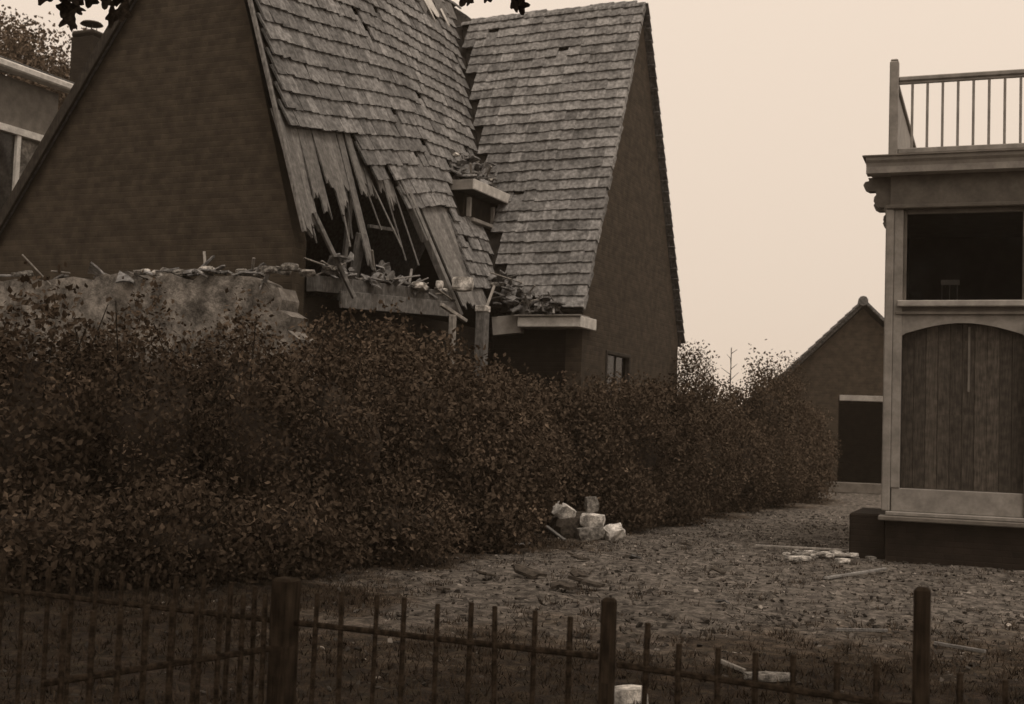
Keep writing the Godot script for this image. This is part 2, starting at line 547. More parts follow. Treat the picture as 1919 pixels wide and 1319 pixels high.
# ================================================================ scene
func _ready() -> void:
	rng.seed = 1940
	wobble.seed = 5
	wobble.frequency = 0.02
	# camera
	var cam := Camera3D.new()
	cam.name = "camera"
	cam.fov = 31.0
	cam.near = 0.05
	cam.far = 900.0
	var pitch := deg_to_rad(3.5)
	var roll := deg_to_rad(2.0)
	var fwd := Vector3(0, sin(pitch), -cos(pitch))
	var up := Vector3.RIGHT.cross(fwd)
	var right := Vector3.RIGHT * cos(roll) + up * sin(roll)
	cam.transform = Transform3D(Basis(right, -Vector3.RIGHT * sin(roll) + up * cos(roll), -fwd), Vector3(0, 1.45, 0))
	var lens := CameraAttributesPhysical.new()             # a simple old lens, focused in front of the house
	lens.frustum_focal_length = 12.0 / tan(deg_to_rad(15.5))
	lens.frustum_focus_distance = 9.0
	lens.frustum_near = 0.05
	lens.frustum_far = 900.0
	lens.exposure_aperture = 4.5
	cam.attributes = lens
	add_child(cam)
	# sky: a bright overcast, made brighter towards the unseen zenith
	var sky_m := ProceduralSkyMaterial.new()
	sky_m.sky_top_color = Color(1.16, 1.075, 0.99)
	sky_m.sky_horizon_color = Color8(232, 214, 196)
	sky_m.sky_curve = 1.6
	sky_m.ground_horizon_color = Color8(96, 82, 70)
	sky_m.ground_bottom_color = Color8(60, 50, 42)
	var env := Environment.new()
	env.background_mode = Environment.BG_SKY
	env.sky = Sky.new()
	env.sky.sky_material = sky_m
	env.tonemap_mode = Environment.TONE_MAPPER_LINEAR
	env.tonemap_exposure = 1.0
	env.sdfgi_enabled = true
	env.ssao_enabled = true
	env.ssil_enabled = true
	env.fog_enabled = true
	env.fog_density = 0.0011
	env.fog_light_color = Color8(220, 204, 184)
	var we := WorldEnvironment.new()
	we.name = "world_environment"
	we.environment = env
	add_child(we)
	# sun behind the cloud
	var sun := DirectionalLight3D.new()
	sun.name = "sun"
	sun.light_energy = 0.45
	sun.light_angular_distance = 20.0
	sun.light_color = Color(1.0, 0.94, 0.88)
	sun.shadow_enabled = true
	sun.look_at_from_position(Vector3.ZERO, -Vector3(0.25, 1.0, 0.45), Vector3.UP)
	add_child(sun)

	make_materials()
	M.clumps = [clump(26, 0.26, 0.06, 1), clump(26, 0.28, 0.07, 2), clump(30, 0.24, 0.052, 3)]
	M.fine_clump = clump(22, 0.3, 0.06, 4)
	M.shards = []
	for k in 6: M.shards.append(fragment(90 + k))
	M.lumps = []
	for k in 4: M.lumps.append(stone(Vector3(0.2, 0.12, 0.14), 0.12, 70 + k))

	build_ground()
	build_house()
	build_veranda()
	build_shed()
	build_neighbour()
	build_shrubs()
	build_tree()
	build_fence()
	build_debris()

# ---------------------------------------------------------------- ground
func yard_share(p: Vector2) -> float:                      # 1 on the trodden gravel yard, 0 on the darker ground beside it and towards the camera
	var n := wobble.get_noise_2d(p.x * 22.0, p.y * 22.0) * 1.1 + wobble.get_noise_2d(p.x * 90.0, p.y * 90.0) * 0.5
	# hedge line on the far left side of the yard
	var line := [Vector2(-1.75, -9.2), Vector2(-1.7, -11.7), Vector2(-0.3, -15.3), Vector2(2.1, -20.2), Vector2(7.8, -31.6)]
	var inside_left := 99.0
	for k in line.size() - 1:
		var a: Vector2 = line[k]
		var b: Vector2 = line[k + 1]
		if p.y <= a.y and p.y >= b.y:
			inside_left = p.x - lerpf(a.x, b.x, (p.y - a.y) / (b.y - a.y))
	if p.y > -9.2: inside_left = p.x + 1.75 - (p.y + 9.2) * 0.1
	var s := smoothstep(-0.3, 0.9, inside_left + n)
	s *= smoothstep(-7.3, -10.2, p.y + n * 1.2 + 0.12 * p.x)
	return s

func build_ground() -> void:
	var st := SurfaceTool.new()
	st.begin(Mesh.PRIMITIVE_TRIANGLES)
	var x0 := -13.0
	var z0 := 2.0
	var step := 0.08
	var nx := 340
	var nz := 480
	for j in nz + 1:
		for i in nx + 1:
			var x := x0 + i * step
			var z := z0 - j * step
			var y := 0.03 * wobble.get_noise_2d(x * 40.0, z * 40.0) + 0.02 * wobble.get_noise_2d(x * 170.0, z * 170.0) + 0.018 * wobble.get_noise_2d(x * 420.0, z * 420.0)
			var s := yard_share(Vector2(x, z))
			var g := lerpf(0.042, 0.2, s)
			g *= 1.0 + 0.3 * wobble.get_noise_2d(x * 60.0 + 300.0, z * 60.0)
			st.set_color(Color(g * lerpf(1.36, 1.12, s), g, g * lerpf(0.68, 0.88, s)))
			st.set_normal(Vector3.UP)
			st.add_vertex(Vector3(x, y, z))
	for j in nz:
		for i in nx:
			var a := j * (nx + 1) + i
			for k in [a, a + nx + 1, a + 1, a + 1, a + nx + 1, a + nx + 2]:
				st.add_index(k)
	st.generate_normals()
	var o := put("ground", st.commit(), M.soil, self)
	o.set_meta("kind", "structure")
	var far := new_st()
	quad(far, Vector3(-500, -0.09, -500), Vector3(500, -0.09, -500), Vector3(500, -0.09, 500), Vector3(-500, -0.09, 500), Vector3.UP)
	var f := part("surrounding_land", far, stuff_of(L(0.06, 0.047, 0.036), null, 1.0), self)
	f.set_meta("kind", "structure")
	# grass
	var blade := SurfaceTool.new()
	blade.begin(Mesh.PRIMITIVE_TRIANGLES)
	for k in 9:
		var b := Basis(Vector3.UP, k * 2.4) * Basis(Vector3.RIGHT, 0.25 + 0.09 * k)
		var p := Vector3(cos(k * 1.9) * 0.05, 0, sin(k * 1.9) * 0.05)
		var h := 0.045 + 0.01 * (k % 4)
		blade.add_vertex(p + b * Vector3(-0.005, 0, 0)); blade.add_vertex(p + b * Vector3(0, h, 0.01)); blade.add_vertex(p + b * Vector3(0.005, 0, 0))
	blade.generate_normals()
	var tuft := blade.commit()
	var places := []
	var tints := []
	for k in 26000:
		var p := Vector2(rng.randf_range(-6.5, 6.5), -rng.randf_range(3.5, 22.0))
		if absf(p.x) > -p.y * 0.46 + 0.6: continue
		var s := yard_share(p)
		if rng.randf() < s * 0.93: continue
		places.append(Transform3D(Basis(Vector3.UP, rng.randf() * TAU).scaled(Vector3(1, rng.randf_range(0.5, 1.3), 1)), Vector3(p.x, 0, p.y)))
		var v := rng.randf_range(0.6, 1.25)
		tints.append(Color(v, v, v))
	var g := Node3D.new()
	scatter("grass", tuft, M.grass, self, places, tints)
	g.free()
	# fallen leaves, chips of tile and mortar trodden into the yard
	var chip := new_st()
	slab(chip, PackedVector2Array([Vector2(-0.03, -0.02), Vector2(0.025, -0.028), Vector2(0.034, 0.012), Vector2(0, 0.026), Vector2(-0.03, 0.018)]), Transform3D(Basis(Vector3.RIGHT, -PI / 2), Vector3.ZERO), 0.012)
	chip.generate_normals()
	var chip_mesh := chip.commit()
	places = []
	tints = []
	for k in 22000:
		var p := Vector2(rng.randf_range(-3.0, 7.0), -rng.randf_range(6.0, 26.0))
		var s := yard_share(p)
		if rng.randf() > s + 0.12: continue
		places.append(Transform3D(Basis(Vector3(rng.randfn() * 0.4, 1, rng.randfn() * 0.4).normalized(), rng.randf() * TAU).scaled(Vector3.ONE * (0.18 + 0.55 * pow(rng.randf(), 2.0) + (0.5 if rng.randf() < 0.03 else 0.0))), Vector3(p.x, 0.01, p.y)))
		var v: float = [0.05, 0.07, 0.1, 0.16, 0.25, 0.4][mini(5, int(absf(rng.randfn()) * 2.0))]
		tints.append(Color(v * 1.1, v, v * 0.9))
	scatter("litter", chip_mesh, M.litter, self, places, tints)

# ---------------------------------------------------------------- the wrecked house
func build_house() -> void:
	var H := thing("wrecked_house", "bomb-damaged steep-roofed house with tiles stripped and rafters hanging from its eaves", "house", Vector3(1.078, 0, -20.0), deg_to_rad(-24))
	var st := new_st()
	# big wing: the gable that faces the garden
	var wing := Transform3D(Basis(), Vector3(0, 0, 5.70))
	slab(st, PackedVector2Array([Vector2(-6.75, 0), Vector2(-6.75, 3.5), Vector2(-3.06, 8.62), Vector2(-1.62, 3.7), Vector2(-1.62, 0)]), wing, 0.28)
	part("gable_wall", st, M.brick_dark, H)
	# cross wing: gable with a small window
	st = new_st()
	var side := Transform3D(Basis(Vector3.BACK, Vector3.UP, Vector3.LEFT), Vector3(-0.05, 0, 0))   # x runs along +z, thickness runs +x
	side = Transform3D(Basis(Vector3.FORWARD, Vector3.UP, Vector3.RIGHT), Vector3(-0.02, 0, 0))    # x runs along -z, thickness runs -x
	slab(st, PackedVector2Array([Vector2(0.12, 2.83), Vector2(0.12, 3.5), Vector2(2.6, 9.02), Vector2(5.42, 3.3), Vector2(5.42, 2.83)]), side, 0.28)
	slab(st, PackedVector2Array([Vector2(0.12, 0), Vector2(0.12, 2.83), Vector2(1.24, 2.83), Vector2(1.24, 0)]), side, 0.28)
	slab(st, PackedVector2Array([Vector2(2.5, 0), Vector2(2.5, 2.83), Vector2(5.42, 2.83), Vector2(5.42, 0)]), side, 0.28)
	slab(st, PackedVector2Array([Vector2(1.24, 0), Vector2(1.24, 1.7), Vector2(2.5, 1.7), Vector2(2.5, 0)]), side, 0.28)
	part("gable_wall", st, M.brick_gable, H)
	var win := new_st()
	for b in [[Vector3(-0.12, 2.77, -2.5), Vector3(0.0, 2.83, -1.24)], [Vector3(-0.12, 1.7, -2.5), Vector3(0.02, 1.76, -1.24)], [Vector3(-0.12, 1.76, -1.31), Vector3(0.0, 2.77, -1.24)], [Vector3(-0.12, 1.76, -2.5), Vector3(0.0, 2.77, -2.42)], [Vector3(-0.12, 1.76, -1.87), Vector3(-0.05, 2.77, -1.85)]]:
		span(win, b[0], b[1])
	var w := part("window", win, M.timber_dark, H)
	for zz in [[-1.85, -1.31], [-2.42, -1.9]]:
		var pn := new_st()
		span(pn, Vector3(-0.075, 1.76, zz[0]), Vector3(-0.069, 2.77, zz[1]), 0.001)
		part("pane", pn, M.glass, w)
	# the other walls
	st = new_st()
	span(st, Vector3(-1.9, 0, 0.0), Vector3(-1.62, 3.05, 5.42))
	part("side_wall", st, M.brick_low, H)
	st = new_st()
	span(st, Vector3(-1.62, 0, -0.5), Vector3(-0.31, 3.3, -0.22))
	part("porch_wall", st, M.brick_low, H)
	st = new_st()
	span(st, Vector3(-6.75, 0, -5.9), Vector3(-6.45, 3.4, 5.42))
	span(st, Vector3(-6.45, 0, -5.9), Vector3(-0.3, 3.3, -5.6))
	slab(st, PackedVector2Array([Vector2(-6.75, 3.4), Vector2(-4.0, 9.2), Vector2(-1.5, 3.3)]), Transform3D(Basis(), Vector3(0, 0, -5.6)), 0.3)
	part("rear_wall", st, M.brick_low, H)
	st = new_st()
	span(st, Vector3(-6.45, 2.75, -5.6), Vector3(-1.9, 2.9, 5.42))
	span(st, Vector3(-1.9, 2.75, -5.6), Vector3(-0.32, 2.9, -0.5))
	part("attic_floor", st, M.timber_dark, H)

	# roofs: boarding under the tiles, then the tiles
	var deck := new_st()
	for i in range(-10, 19):
		for k in 55:
			var z := 5.8 - k * 0.2
			var zc := z - 0.1
			if not ((zc < 0.95 and i <= 18) or (zc < 2.5 and i <= 12) or (zc < 3.7 and i <= 8) or i <= 6): continue
			if course(i - 1, zc) > ridge_h(zc) + 0.15: continue
			var a := on_slope(z, minf(course(i - 1, z), ridge_h(z)), -0.02)
			var b := on_slope(z - 0.2, minf(course(i - 1, z - 0.2), ridge_h(z - 0.2)), -0.02)
			var c := on_slope(z - 0.2, minf(course(i, z - 0.2), ridge_h(z - 0.2)), -0.02)
			var d := on_slope(z, minf(course(i, z), ridge_h(z)), -0.02)
			quad(deck, a, b, c, d, Vector3.RIGHT)
			var th := Vector3(-0.05, 0, 0)
			quad(deck, a + th, b + th, c + th, d + th, Vector3.LEFT)
	var main := part("main_roof", deck, M.deck, H)
	var cross := new_st()
	var n2 := Vector3(0, 0.41, 0.912)
	slab(cross, PackedVector2Array([Vector2(0.0, 0.0), Vector2(-1.42, 0.0), Vector2(-3.62, 6.33), Vector2(0.0, 6.33)]), Transform3D(Basis(Vector3.RIGHT, Vector3(0, 0.912, -0.41), n2), Vector3(0, 3.36, 0.0)), 0.06)
	var xr := part("cross_roof", cross, M.deck, H)
	roof_tiles(H, main, xr)
	# far slope of the cross wing
	st = new_st()
	var up3 := (Vector3(0, 9.13, -2.6) - Vector3(0, 3.2, -5.53)).normalized()
	slab(st, PackedVector2Array([Vector2(0, 0), Vector2(0, 6.6), Vector2(-4.2, 6.6), Vector2(-4.2, 0)]), Transform3D(Basis(Vector3.RIGHT, up3, Vector3.RIGHT.cross(up3)), Vector3(0.0, 3.2, -5.53)), 0.07)
	part("rear_slope", st, M.tile1, H)
	# left slope of the big wing
	st = new_st()
	var lo_a := Vector3(-6.99, 3.2, 5.8)
	var hi_a := Vector3(-3.05, ridge_h(5.8), 5.8)
	var hi_b := Vector3(-4.05, ridge_h(-3.6), -3.6)
	var hi_c := Vector3(-4.1, ridge_h(-3.6), -5.9)
	var lo_b := Vector3(-6.99, 3.2, -5.9)
	var dn := Vector3(0.05, -0.06, 0)
	tri(st, lo_a, hi_a, hi_b, Vector3(-1, 1, 0)); tri(st, lo_a, hi_b, lo_b, Vector3(-1, 1, 0)); tri(st, lo_b, hi_b, hi_c, Vector3(-1, 1, 0))
	tri(st, lo_a + dn, hi_a + dn, hi_b + dn, Vector3(1, -1, 0)); tri(st, lo_a + dn, hi_b + dn, lo_b + dn, Vector3(1, -1, 0)); tri(st, lo_b + dn, hi_b + dn, hi_c + dn, Vector3(1, -1, 0))
	quad(st, lo_a, hi_a, hi_a + dn, lo_a + dn, Vector3.BACK)
	part("far_slope", st, M.tile0, H)
	# bare boarding and torn felt under the ridge
	st = new_st()
	for e in [[-0.3, 9.42, -0.9, 8.85], [-0.95, 9.46, -1.0, 9.0], [-1.6, 9.5, -1.75, 9.0], [-2.2, 9.55, -2.3, 9.15]]:
		bar(st, on_slope(e[0], e[1], 0.07), on_slope(e[2], e[3], 0.07), 0.45, 0.02, Vector3(0.944, 0.33, 0))
	part("ridge_board", st, M.wood1, H)
	part("torn_felt", splintered(on_slope(-0.92, 9.12, 0.1), on_slope(-1.2, 8.72, 0.12), 0.36, 0.012, Vector3(0.944, 0.33, 0)), M.white, H)
	part("torn_felt", splintered(on_slope(-1.62, 9.1, 0.1), on_slope(-1.8, 8.76, 0.12), 0.1, 0.012, Vector3(0.944, 0.33, 0)), M.white, H)
	# ridge tiles
	var cap := SurfaceTool.new()
	cap.begin(Mesh.PRIMITIVE_TRIANGLES)
	for k in 8:
		var a := PI * (k / 8.0)
		var b := PI * ((k + 1) / 8.0)
		var ra := Vector3(0, sin(a) * 0.09, cos(a) * 0.11)
		var rb := Vector3(0, sin(b) * 0.09, cos(b) * 0.11)
		var e := Vector3(0.36, 0.012, 0)
		quad(cap, ra, rb, rb + e, ra + e, ra + rb)
		quad(cap, ra * 0.8, rb * 0.8, rb * 0.8 + e, ra * 0.8 + e, -(ra + rb))
		quad(cap, ra + e, rb + e, rb * 0.8 + e, ra * 0.8 + e, Vector3.RIGHT)
	cap.generate_normals()
	var cap_mesh := cap.commit()
	for k in 11:
		put("ridge_tile", cap_mesh, M["tile%d" % (1 + rng.randi() % 3)], xr, Transform3D(Basis(Vector3.BACK, rng.randfn() * 0.01), Vector3(-0.34 - k * 0.325, 9.10 + rng.randfn() * 0.006, -2.6)))
	var rd := (Vector3(-4.05, ridge_h(-3.6), -3.6) - Vector3(-3.05, ridge_h(5.8), 5.8)).normalized()
	for k in 27:
		var at := Vector3(-3.05, ridge_h(5.8) - 0.02, 5.5) + rd * k * 0.33
		if k > 20 and k < 24: continue
		put("ridge_tile", cap_mesh, M["tile%d" % (1 + rng.randi() % 3)], main, Transform3D(Basis(-rd, Vector3.UP, -rd.cross(Vector3.UP)), at))
	# verge tiles down both edges of the cross gable
	var vt := new_st()
	box(vt, Transform3D(Basis(), Vector3(0, 0.14, 0.03)), Vector3(0.2, 0.3, 0.024), 0.006)
	box(vt, Transform3D(Basis(), Vector3(0.09, 0.14, -0.02)), Vector3(0.022, 0.3, 0.09), 0.006)
	vt.generate_normals()
	var vmesh := vt.commit()
	for i in 30:
		var h := 3.40 + i * 0.19
		var b := Basis(Vector3.RIGHT, Vector3(0, 0.912, -0.41), n2) * Basis(Vector3.RIGHT, -0.13) * Basis(Vector3.BACK, rng.randfn() * 0.03)
		put("verge_tile", vmesh, M["tile%d" % (2 + rng.randi() % 4)], xr, Transform3D(b, Vector3(-0.055 + rng.randfn() * 0.008, h, -(h - 3.384) * 0.45) + n2 * 0.03))
		var h2 := 3.25 + i * 0.195
		var b2 := Basis(Vector3.LEFT, up3, Vector3.LEFT.cross(up3)) * Basis(Vector3.RIGHT, -0.2 + rng.randfn() * 0.03)
		var zz := lerpf(-5.53, -2.6, (h2 - 3.2) / 5.93)
		put("verge_tile", vmesh, M["tile%d" % (rng.randi() % 3)], xr, Transform3D(b2, Vector3(0.0, h2, zz) + Vector3.LEFT.cross(up3) * 0.02))
	# barge boards on the big gable
	st = new_st()
	bar(st, Vector3(slope_x(3.75, 5.82) + 0.02, 3.75, 5.81), Vector3(slope_x(8.6, 5.82) + 0.02, 8.6, 5.81), 0.05, 0.05, Vector3.BACK)
	part("barge_board", st, M.wood2, H)
	st = new_st()
	bar(st, Vector3(-6.95, 3.2, 5.8), Vector3(-3.1, 8.66, 5.8), 0.14, 0.05, Vector3.BACK)
	part("barge_board", st, M.timber_dark, H)

	# bare roof boards hanging out of the hole, each with its splintered end
	var ends := [[5.74, 3.78], [5.56, 3.74], [5.38, 3.9], [5.2, 4.3], [5.02, 4.12], [4.84, 4.5], [4.66, 4.22], [4.48, 4.36], [4.3, 4.62], [4.08, 3.56], [3.86, 4.6], [3.68, 4.78], [3.5, 4.7], [3.32, 5.0], [3.14, 4.82], [2.96, 4.6], [2.78, 4.72]]
	for e in ends:
		var z: float = e[0]
		var top := course(6 if z > 3.7 else 8, z)
		var lean := rng.randfn() * 0.05
		part("roof_board", splintered(on_slope(z, top, -0.03), on_slope(z + lean, e[1] - 0.08, rng.randfn() * 0.03 - 0.02), 0.165, 0.022, Vector3(0.944, 0.33, 0)), M["wood%d" % (rng.randi() % 3)], H)
	for e in [[1.95, 1.36], [1.75, 1.17], [1.54, 0.98], [1.33, 0.8], [1.12, 0.62], [0.94, 0.46]]:
		part("roof_board", splintered(on_slope(e[0], 5.0, -0.015), on_slope(e[1], 3.2 + rng.randf() * 0.1, 0.02), 0.19, 0.024, Vector3(0.944, 0.33, 0)), M["wood%d" % (1 + rng.randi() % 3)], H)
	for e in [[2.4, 4.95, 1.78, 3.1, 0.11, 2], [2.62, 5.1, 2.3, 4.15, 0.05, 1]]:
		st = new_st()
		bar(st, on_slope(e[0], e[1], 0.02), on_slope(e[2], e[3], 0.05), e[4], 0.1, Vector3(0.944, 0.33, 0))
		part("rafter", st, M["wood%d" % e[5]], H)
	st = new_st()
	bar(st, on_slope(5.46, 4.05, 0.02), Vector3(-1.18, 3.04, 4.95), 0.06, 0.05)
	part("rafter", st, M.wood2, H)
	for e in [[Vector3(-1.75, 3.2, 4.1), Vector3(-1.6, 4.0, 4.15), 0.2], [Vector3(-1.7, 3.15, 2.3), Vector3(-1.9, 3.75, 3.1), 0.12], [Vector3(-2.3, 3.0, 3.5), Vector3(-2.2, 5.3, 3.4), 0.09], [Vector3(-2.0, 4.25, 3.3), Vector3(-1.95, 4.3, 2.55), 0.05], [Vector3(-1.8, 3.3, 3.4), Vector3(-1.7, 3.62, 3.05), 0.06]]:
		st = new_st()
		bar(st, e[0], e[1], e[2], 0.05, Vector3.RIGHT)
		part("rafter", st, M["wood%d" % (rng.randi() % 2)], H)
	for k in 9:
		var z0 := rng.randf_range(2.7, 4.6)
		st = new_st()
		bar(st, on_slope(z0, rng.randf_range(4.7, 5.0), -0.04), on_slope(z0 - rng.randf_range(-0.1, 0.5), rng.randf_range(3.7, 4.3), rng.randf_range(-0.25, 0.05)), 0.035, 0.02, Vector3(0.944, 0.33, 0))
		part("lath", st, M["wood%d" % (rng.randi() % 3)], H)
	# wall plate along the broken eaves
	st = new_st()
	bar(st, Vector3(-1.5, 3.17, 5.45), Vector3(-1.4, 3.36, 2.0), 0.16, 0.2)
	part("wall_plate", st, M.wood0, H)
	st = new_st()
	bar(st, Vector3(-1.36, 3.02, 5.0), Vector3(-1.3, 3.2, 1.9), 0.03, 0.22)
	part("eaves_board", st, M.wood1, H)
	# porch posts
	st = new_st()
	span(st, Vector3(-1.05, 0, 2.46), Vector3(-0.97, 3.06, 2.56))
	part("porch_post", st, M.pale_wood, H)
	st = new_st()
	span(st, Vector3(-1.08, 0, 1.44), Vector3(-0.93, 3.2, 1.62))
	var pp := part("porch_post", st, M.wood1, H)
	st = new_st()
	span(st, Vector3(-1.09, 3.2, 1.43), Vector3(-0.92, 3.29, 1.63))
	part("post_cap", st, M.chunk, pp)
	st = new_st()
	bar(st, Vector3(-1.15, 3.2, 2.62), Vector3(-0.95, 3.0, 2.2), 0.07, 0.05)
	part("porch_rail", st, M.pale_wood, H)
	st = new_st()
	bar(st, Vector3(-1.05, 3.65, 1.05), Vector3(-0.98, 3.28, 1.45), 0.04, 0.03)
	part("porch_rail", st, M.pale_wood, H)

	# gutter of the cross wing
	st = new_st()
	span(st, Vector3(-1.02, 3.09, -0.2), Vector3(0.03, 3.26, 0.2), 0.012)
	var gu := part("box_gutter", st, M.white, H)
	st = new_st()
	span(st, Vector3(-1.06, 3.262, -0.2), Vector3(0.07, 3.285, 0.24), 0.004)
	part("gutter_edge", st, M.paint, gu)
	st = new_st()
	bar(st, Vector3(-1.02, 3.16, 0.0), Vector3(-1.5, 3.11, 0.05), 0.16, 0.3)
	part("gutter_end", st, M.paint_light, gu)
	st = new_st()
	span(st, Vector3(0.03, 3.085, -0.5), Vector3(0.075, 3.27, 0.2), 0.01)
	part("gutter_return", st, M.white, gu)
	# lead valley
	st = new_st()
	bar(st, Vector3(-1.46, 3.4, 0.02), Vector3(-3.72, 9.1, -2.6), 0.3, 0.02, Vector3(0.7, 0.3, 0.7))
	part("valley_lead", st, M.deck, H)

	# dormer in the valley
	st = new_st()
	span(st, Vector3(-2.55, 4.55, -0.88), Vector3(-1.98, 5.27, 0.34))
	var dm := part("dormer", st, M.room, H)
	st = new_st()
	span(st, Vector3(-2.5, 5.285, -0.92), Vector3(-1.74, 5.46, 0.5), 0.01)
	part("dormer_roof", st, M.deck, dm)
	st = new_st()
	span(st, Vector3(-1.74, 5.29, -0.92), Vector3(-1.7, 5.455, 0.53), 0.006)
	part("fascia", st, M.white, dm)
	st = new_st()
	span(st, Vector3(-2.4, 5.29, 0.5), Vector3(-1.74, 5.455, 0.53), 0.006)
	part("fascia", st, M.paint, dm)  # greyer colour puts in the shade of the side turned from the light
	var dw := new_st()
	span(dw, Vector3(-1.975, 4.84, -0.86), Vector3(-1.88, 4.9, 0.14))
	span(dw, Vector3(-1.975, 4.9, 0.2), Vector3(-1.9, 5.22, 0.26))
	span(dw, Vector3(-1.975, 4.9, -0.74), Vector3(-1.91, 5.22, -0.68))
	part("window_frame", dw, M.paint_light, dm)

	# low plastered annex in front of the big gable, its top broken off
	var top := PackedVector2Array([Vector2(-7.4, 0)])
	var x := -7.4
	while x < -1.6:
		top.append(Vector2(x, 3.16 + 0.08 * wobble.get_noise_1d(x * 160.0) + rng.randfn() * 0.025))
		x += rng.randf_range(0.1, 0.28)
	for e in [[-1.5, 3.06], [-1.42, 2.98], [-1.3, 3.0], [-1.24, 2.86], [-1.26, 2.74], [-1.1, 2.66], [-1.14, 2.5], [-0.98, 2.4], [-1.0, 2.2], [-0.9, 2.1], [-0.9, 0.0]]:
		top.append(Vector2(e[0], e[1]))
	st = new_st()
	slab(st, top, Transform3D(Basis(), Vector3(0, 0, 6.45)), 0.36)
	part("annex_wall", st, M.plaster, H)

	# loose stuff lying on the house
	heap("rubble_heap", "broken tiles and laths piled on the flat dormer roof", H, func(): 
		var q := rng.randf()
		return Vector3(-1.8 - 0.7 * q, 5.5 + pow(rng.randf(), 1.4) * (0.14 + 0.62 * q), rng.randf_range(-0.85, 0.38)), 70, 18, 5)
	heap("rubble_heap", "broken tiles slid down into the valley above the white gutter", H, func():
		var q := rng.randf()
		return Vector3(-1.5 + 1.15 * q, 3.34 + rng.randf() * (0.55 * (1.0 - q) + 0.1) + 0.25 * maxf(0, 0.5 - q), 0.16 - 0.2 * rng.randf()), 62, 10, 5)
	heap("rubble_heap", "splintered laths and tile shards along the broken eaves beam", H, func(): return Vector3(-1.42 + rng.randfn() * 0.12, 3.34 + absf(rng.randfn()) * 0.08, rng.randf_range(2.0, 5.4)), 34, 16, 8)
	heap("rubble_heap", "pale mortar and brick lumps along the broken plaster wall top", H, func(): return Vector3(-7.0 + 5.9 * sqrt(rng.randf()), 3.2 + absf(rng.randfn()) * 0.035, 6.27 + rng.randfn() * 0.1), 20, 6, 24)
	for e in [["plaster_lump", "white plaster chunk lodged at the foot of the wide roof boards", Vector3(-1.15, 3.57, 1.95), Vector3(0.3, 0.2, 0.22)], ["plaster_lump", "small pale plaster bit beside the white chunk on the eaves", Vector3(-1.25, 3.5, 2.5), Vector3(0.1, 0.11, 0.1)], ["plaster_lump", "flat pale board end on the eaves beam amid laths", Vector3(-1.3, 3.42, 3.0), Vector3(0.16, 0.09, 0.36)]]:
		var o := put(e[0], stone(e[3], 0.1, 7 + int(e[3].z * 100)), M.chunk, self, H.transform * Transform3D(Basis(Vector3.UP, 0.3), e[2]))
		tag(o, e[1], "rubble")

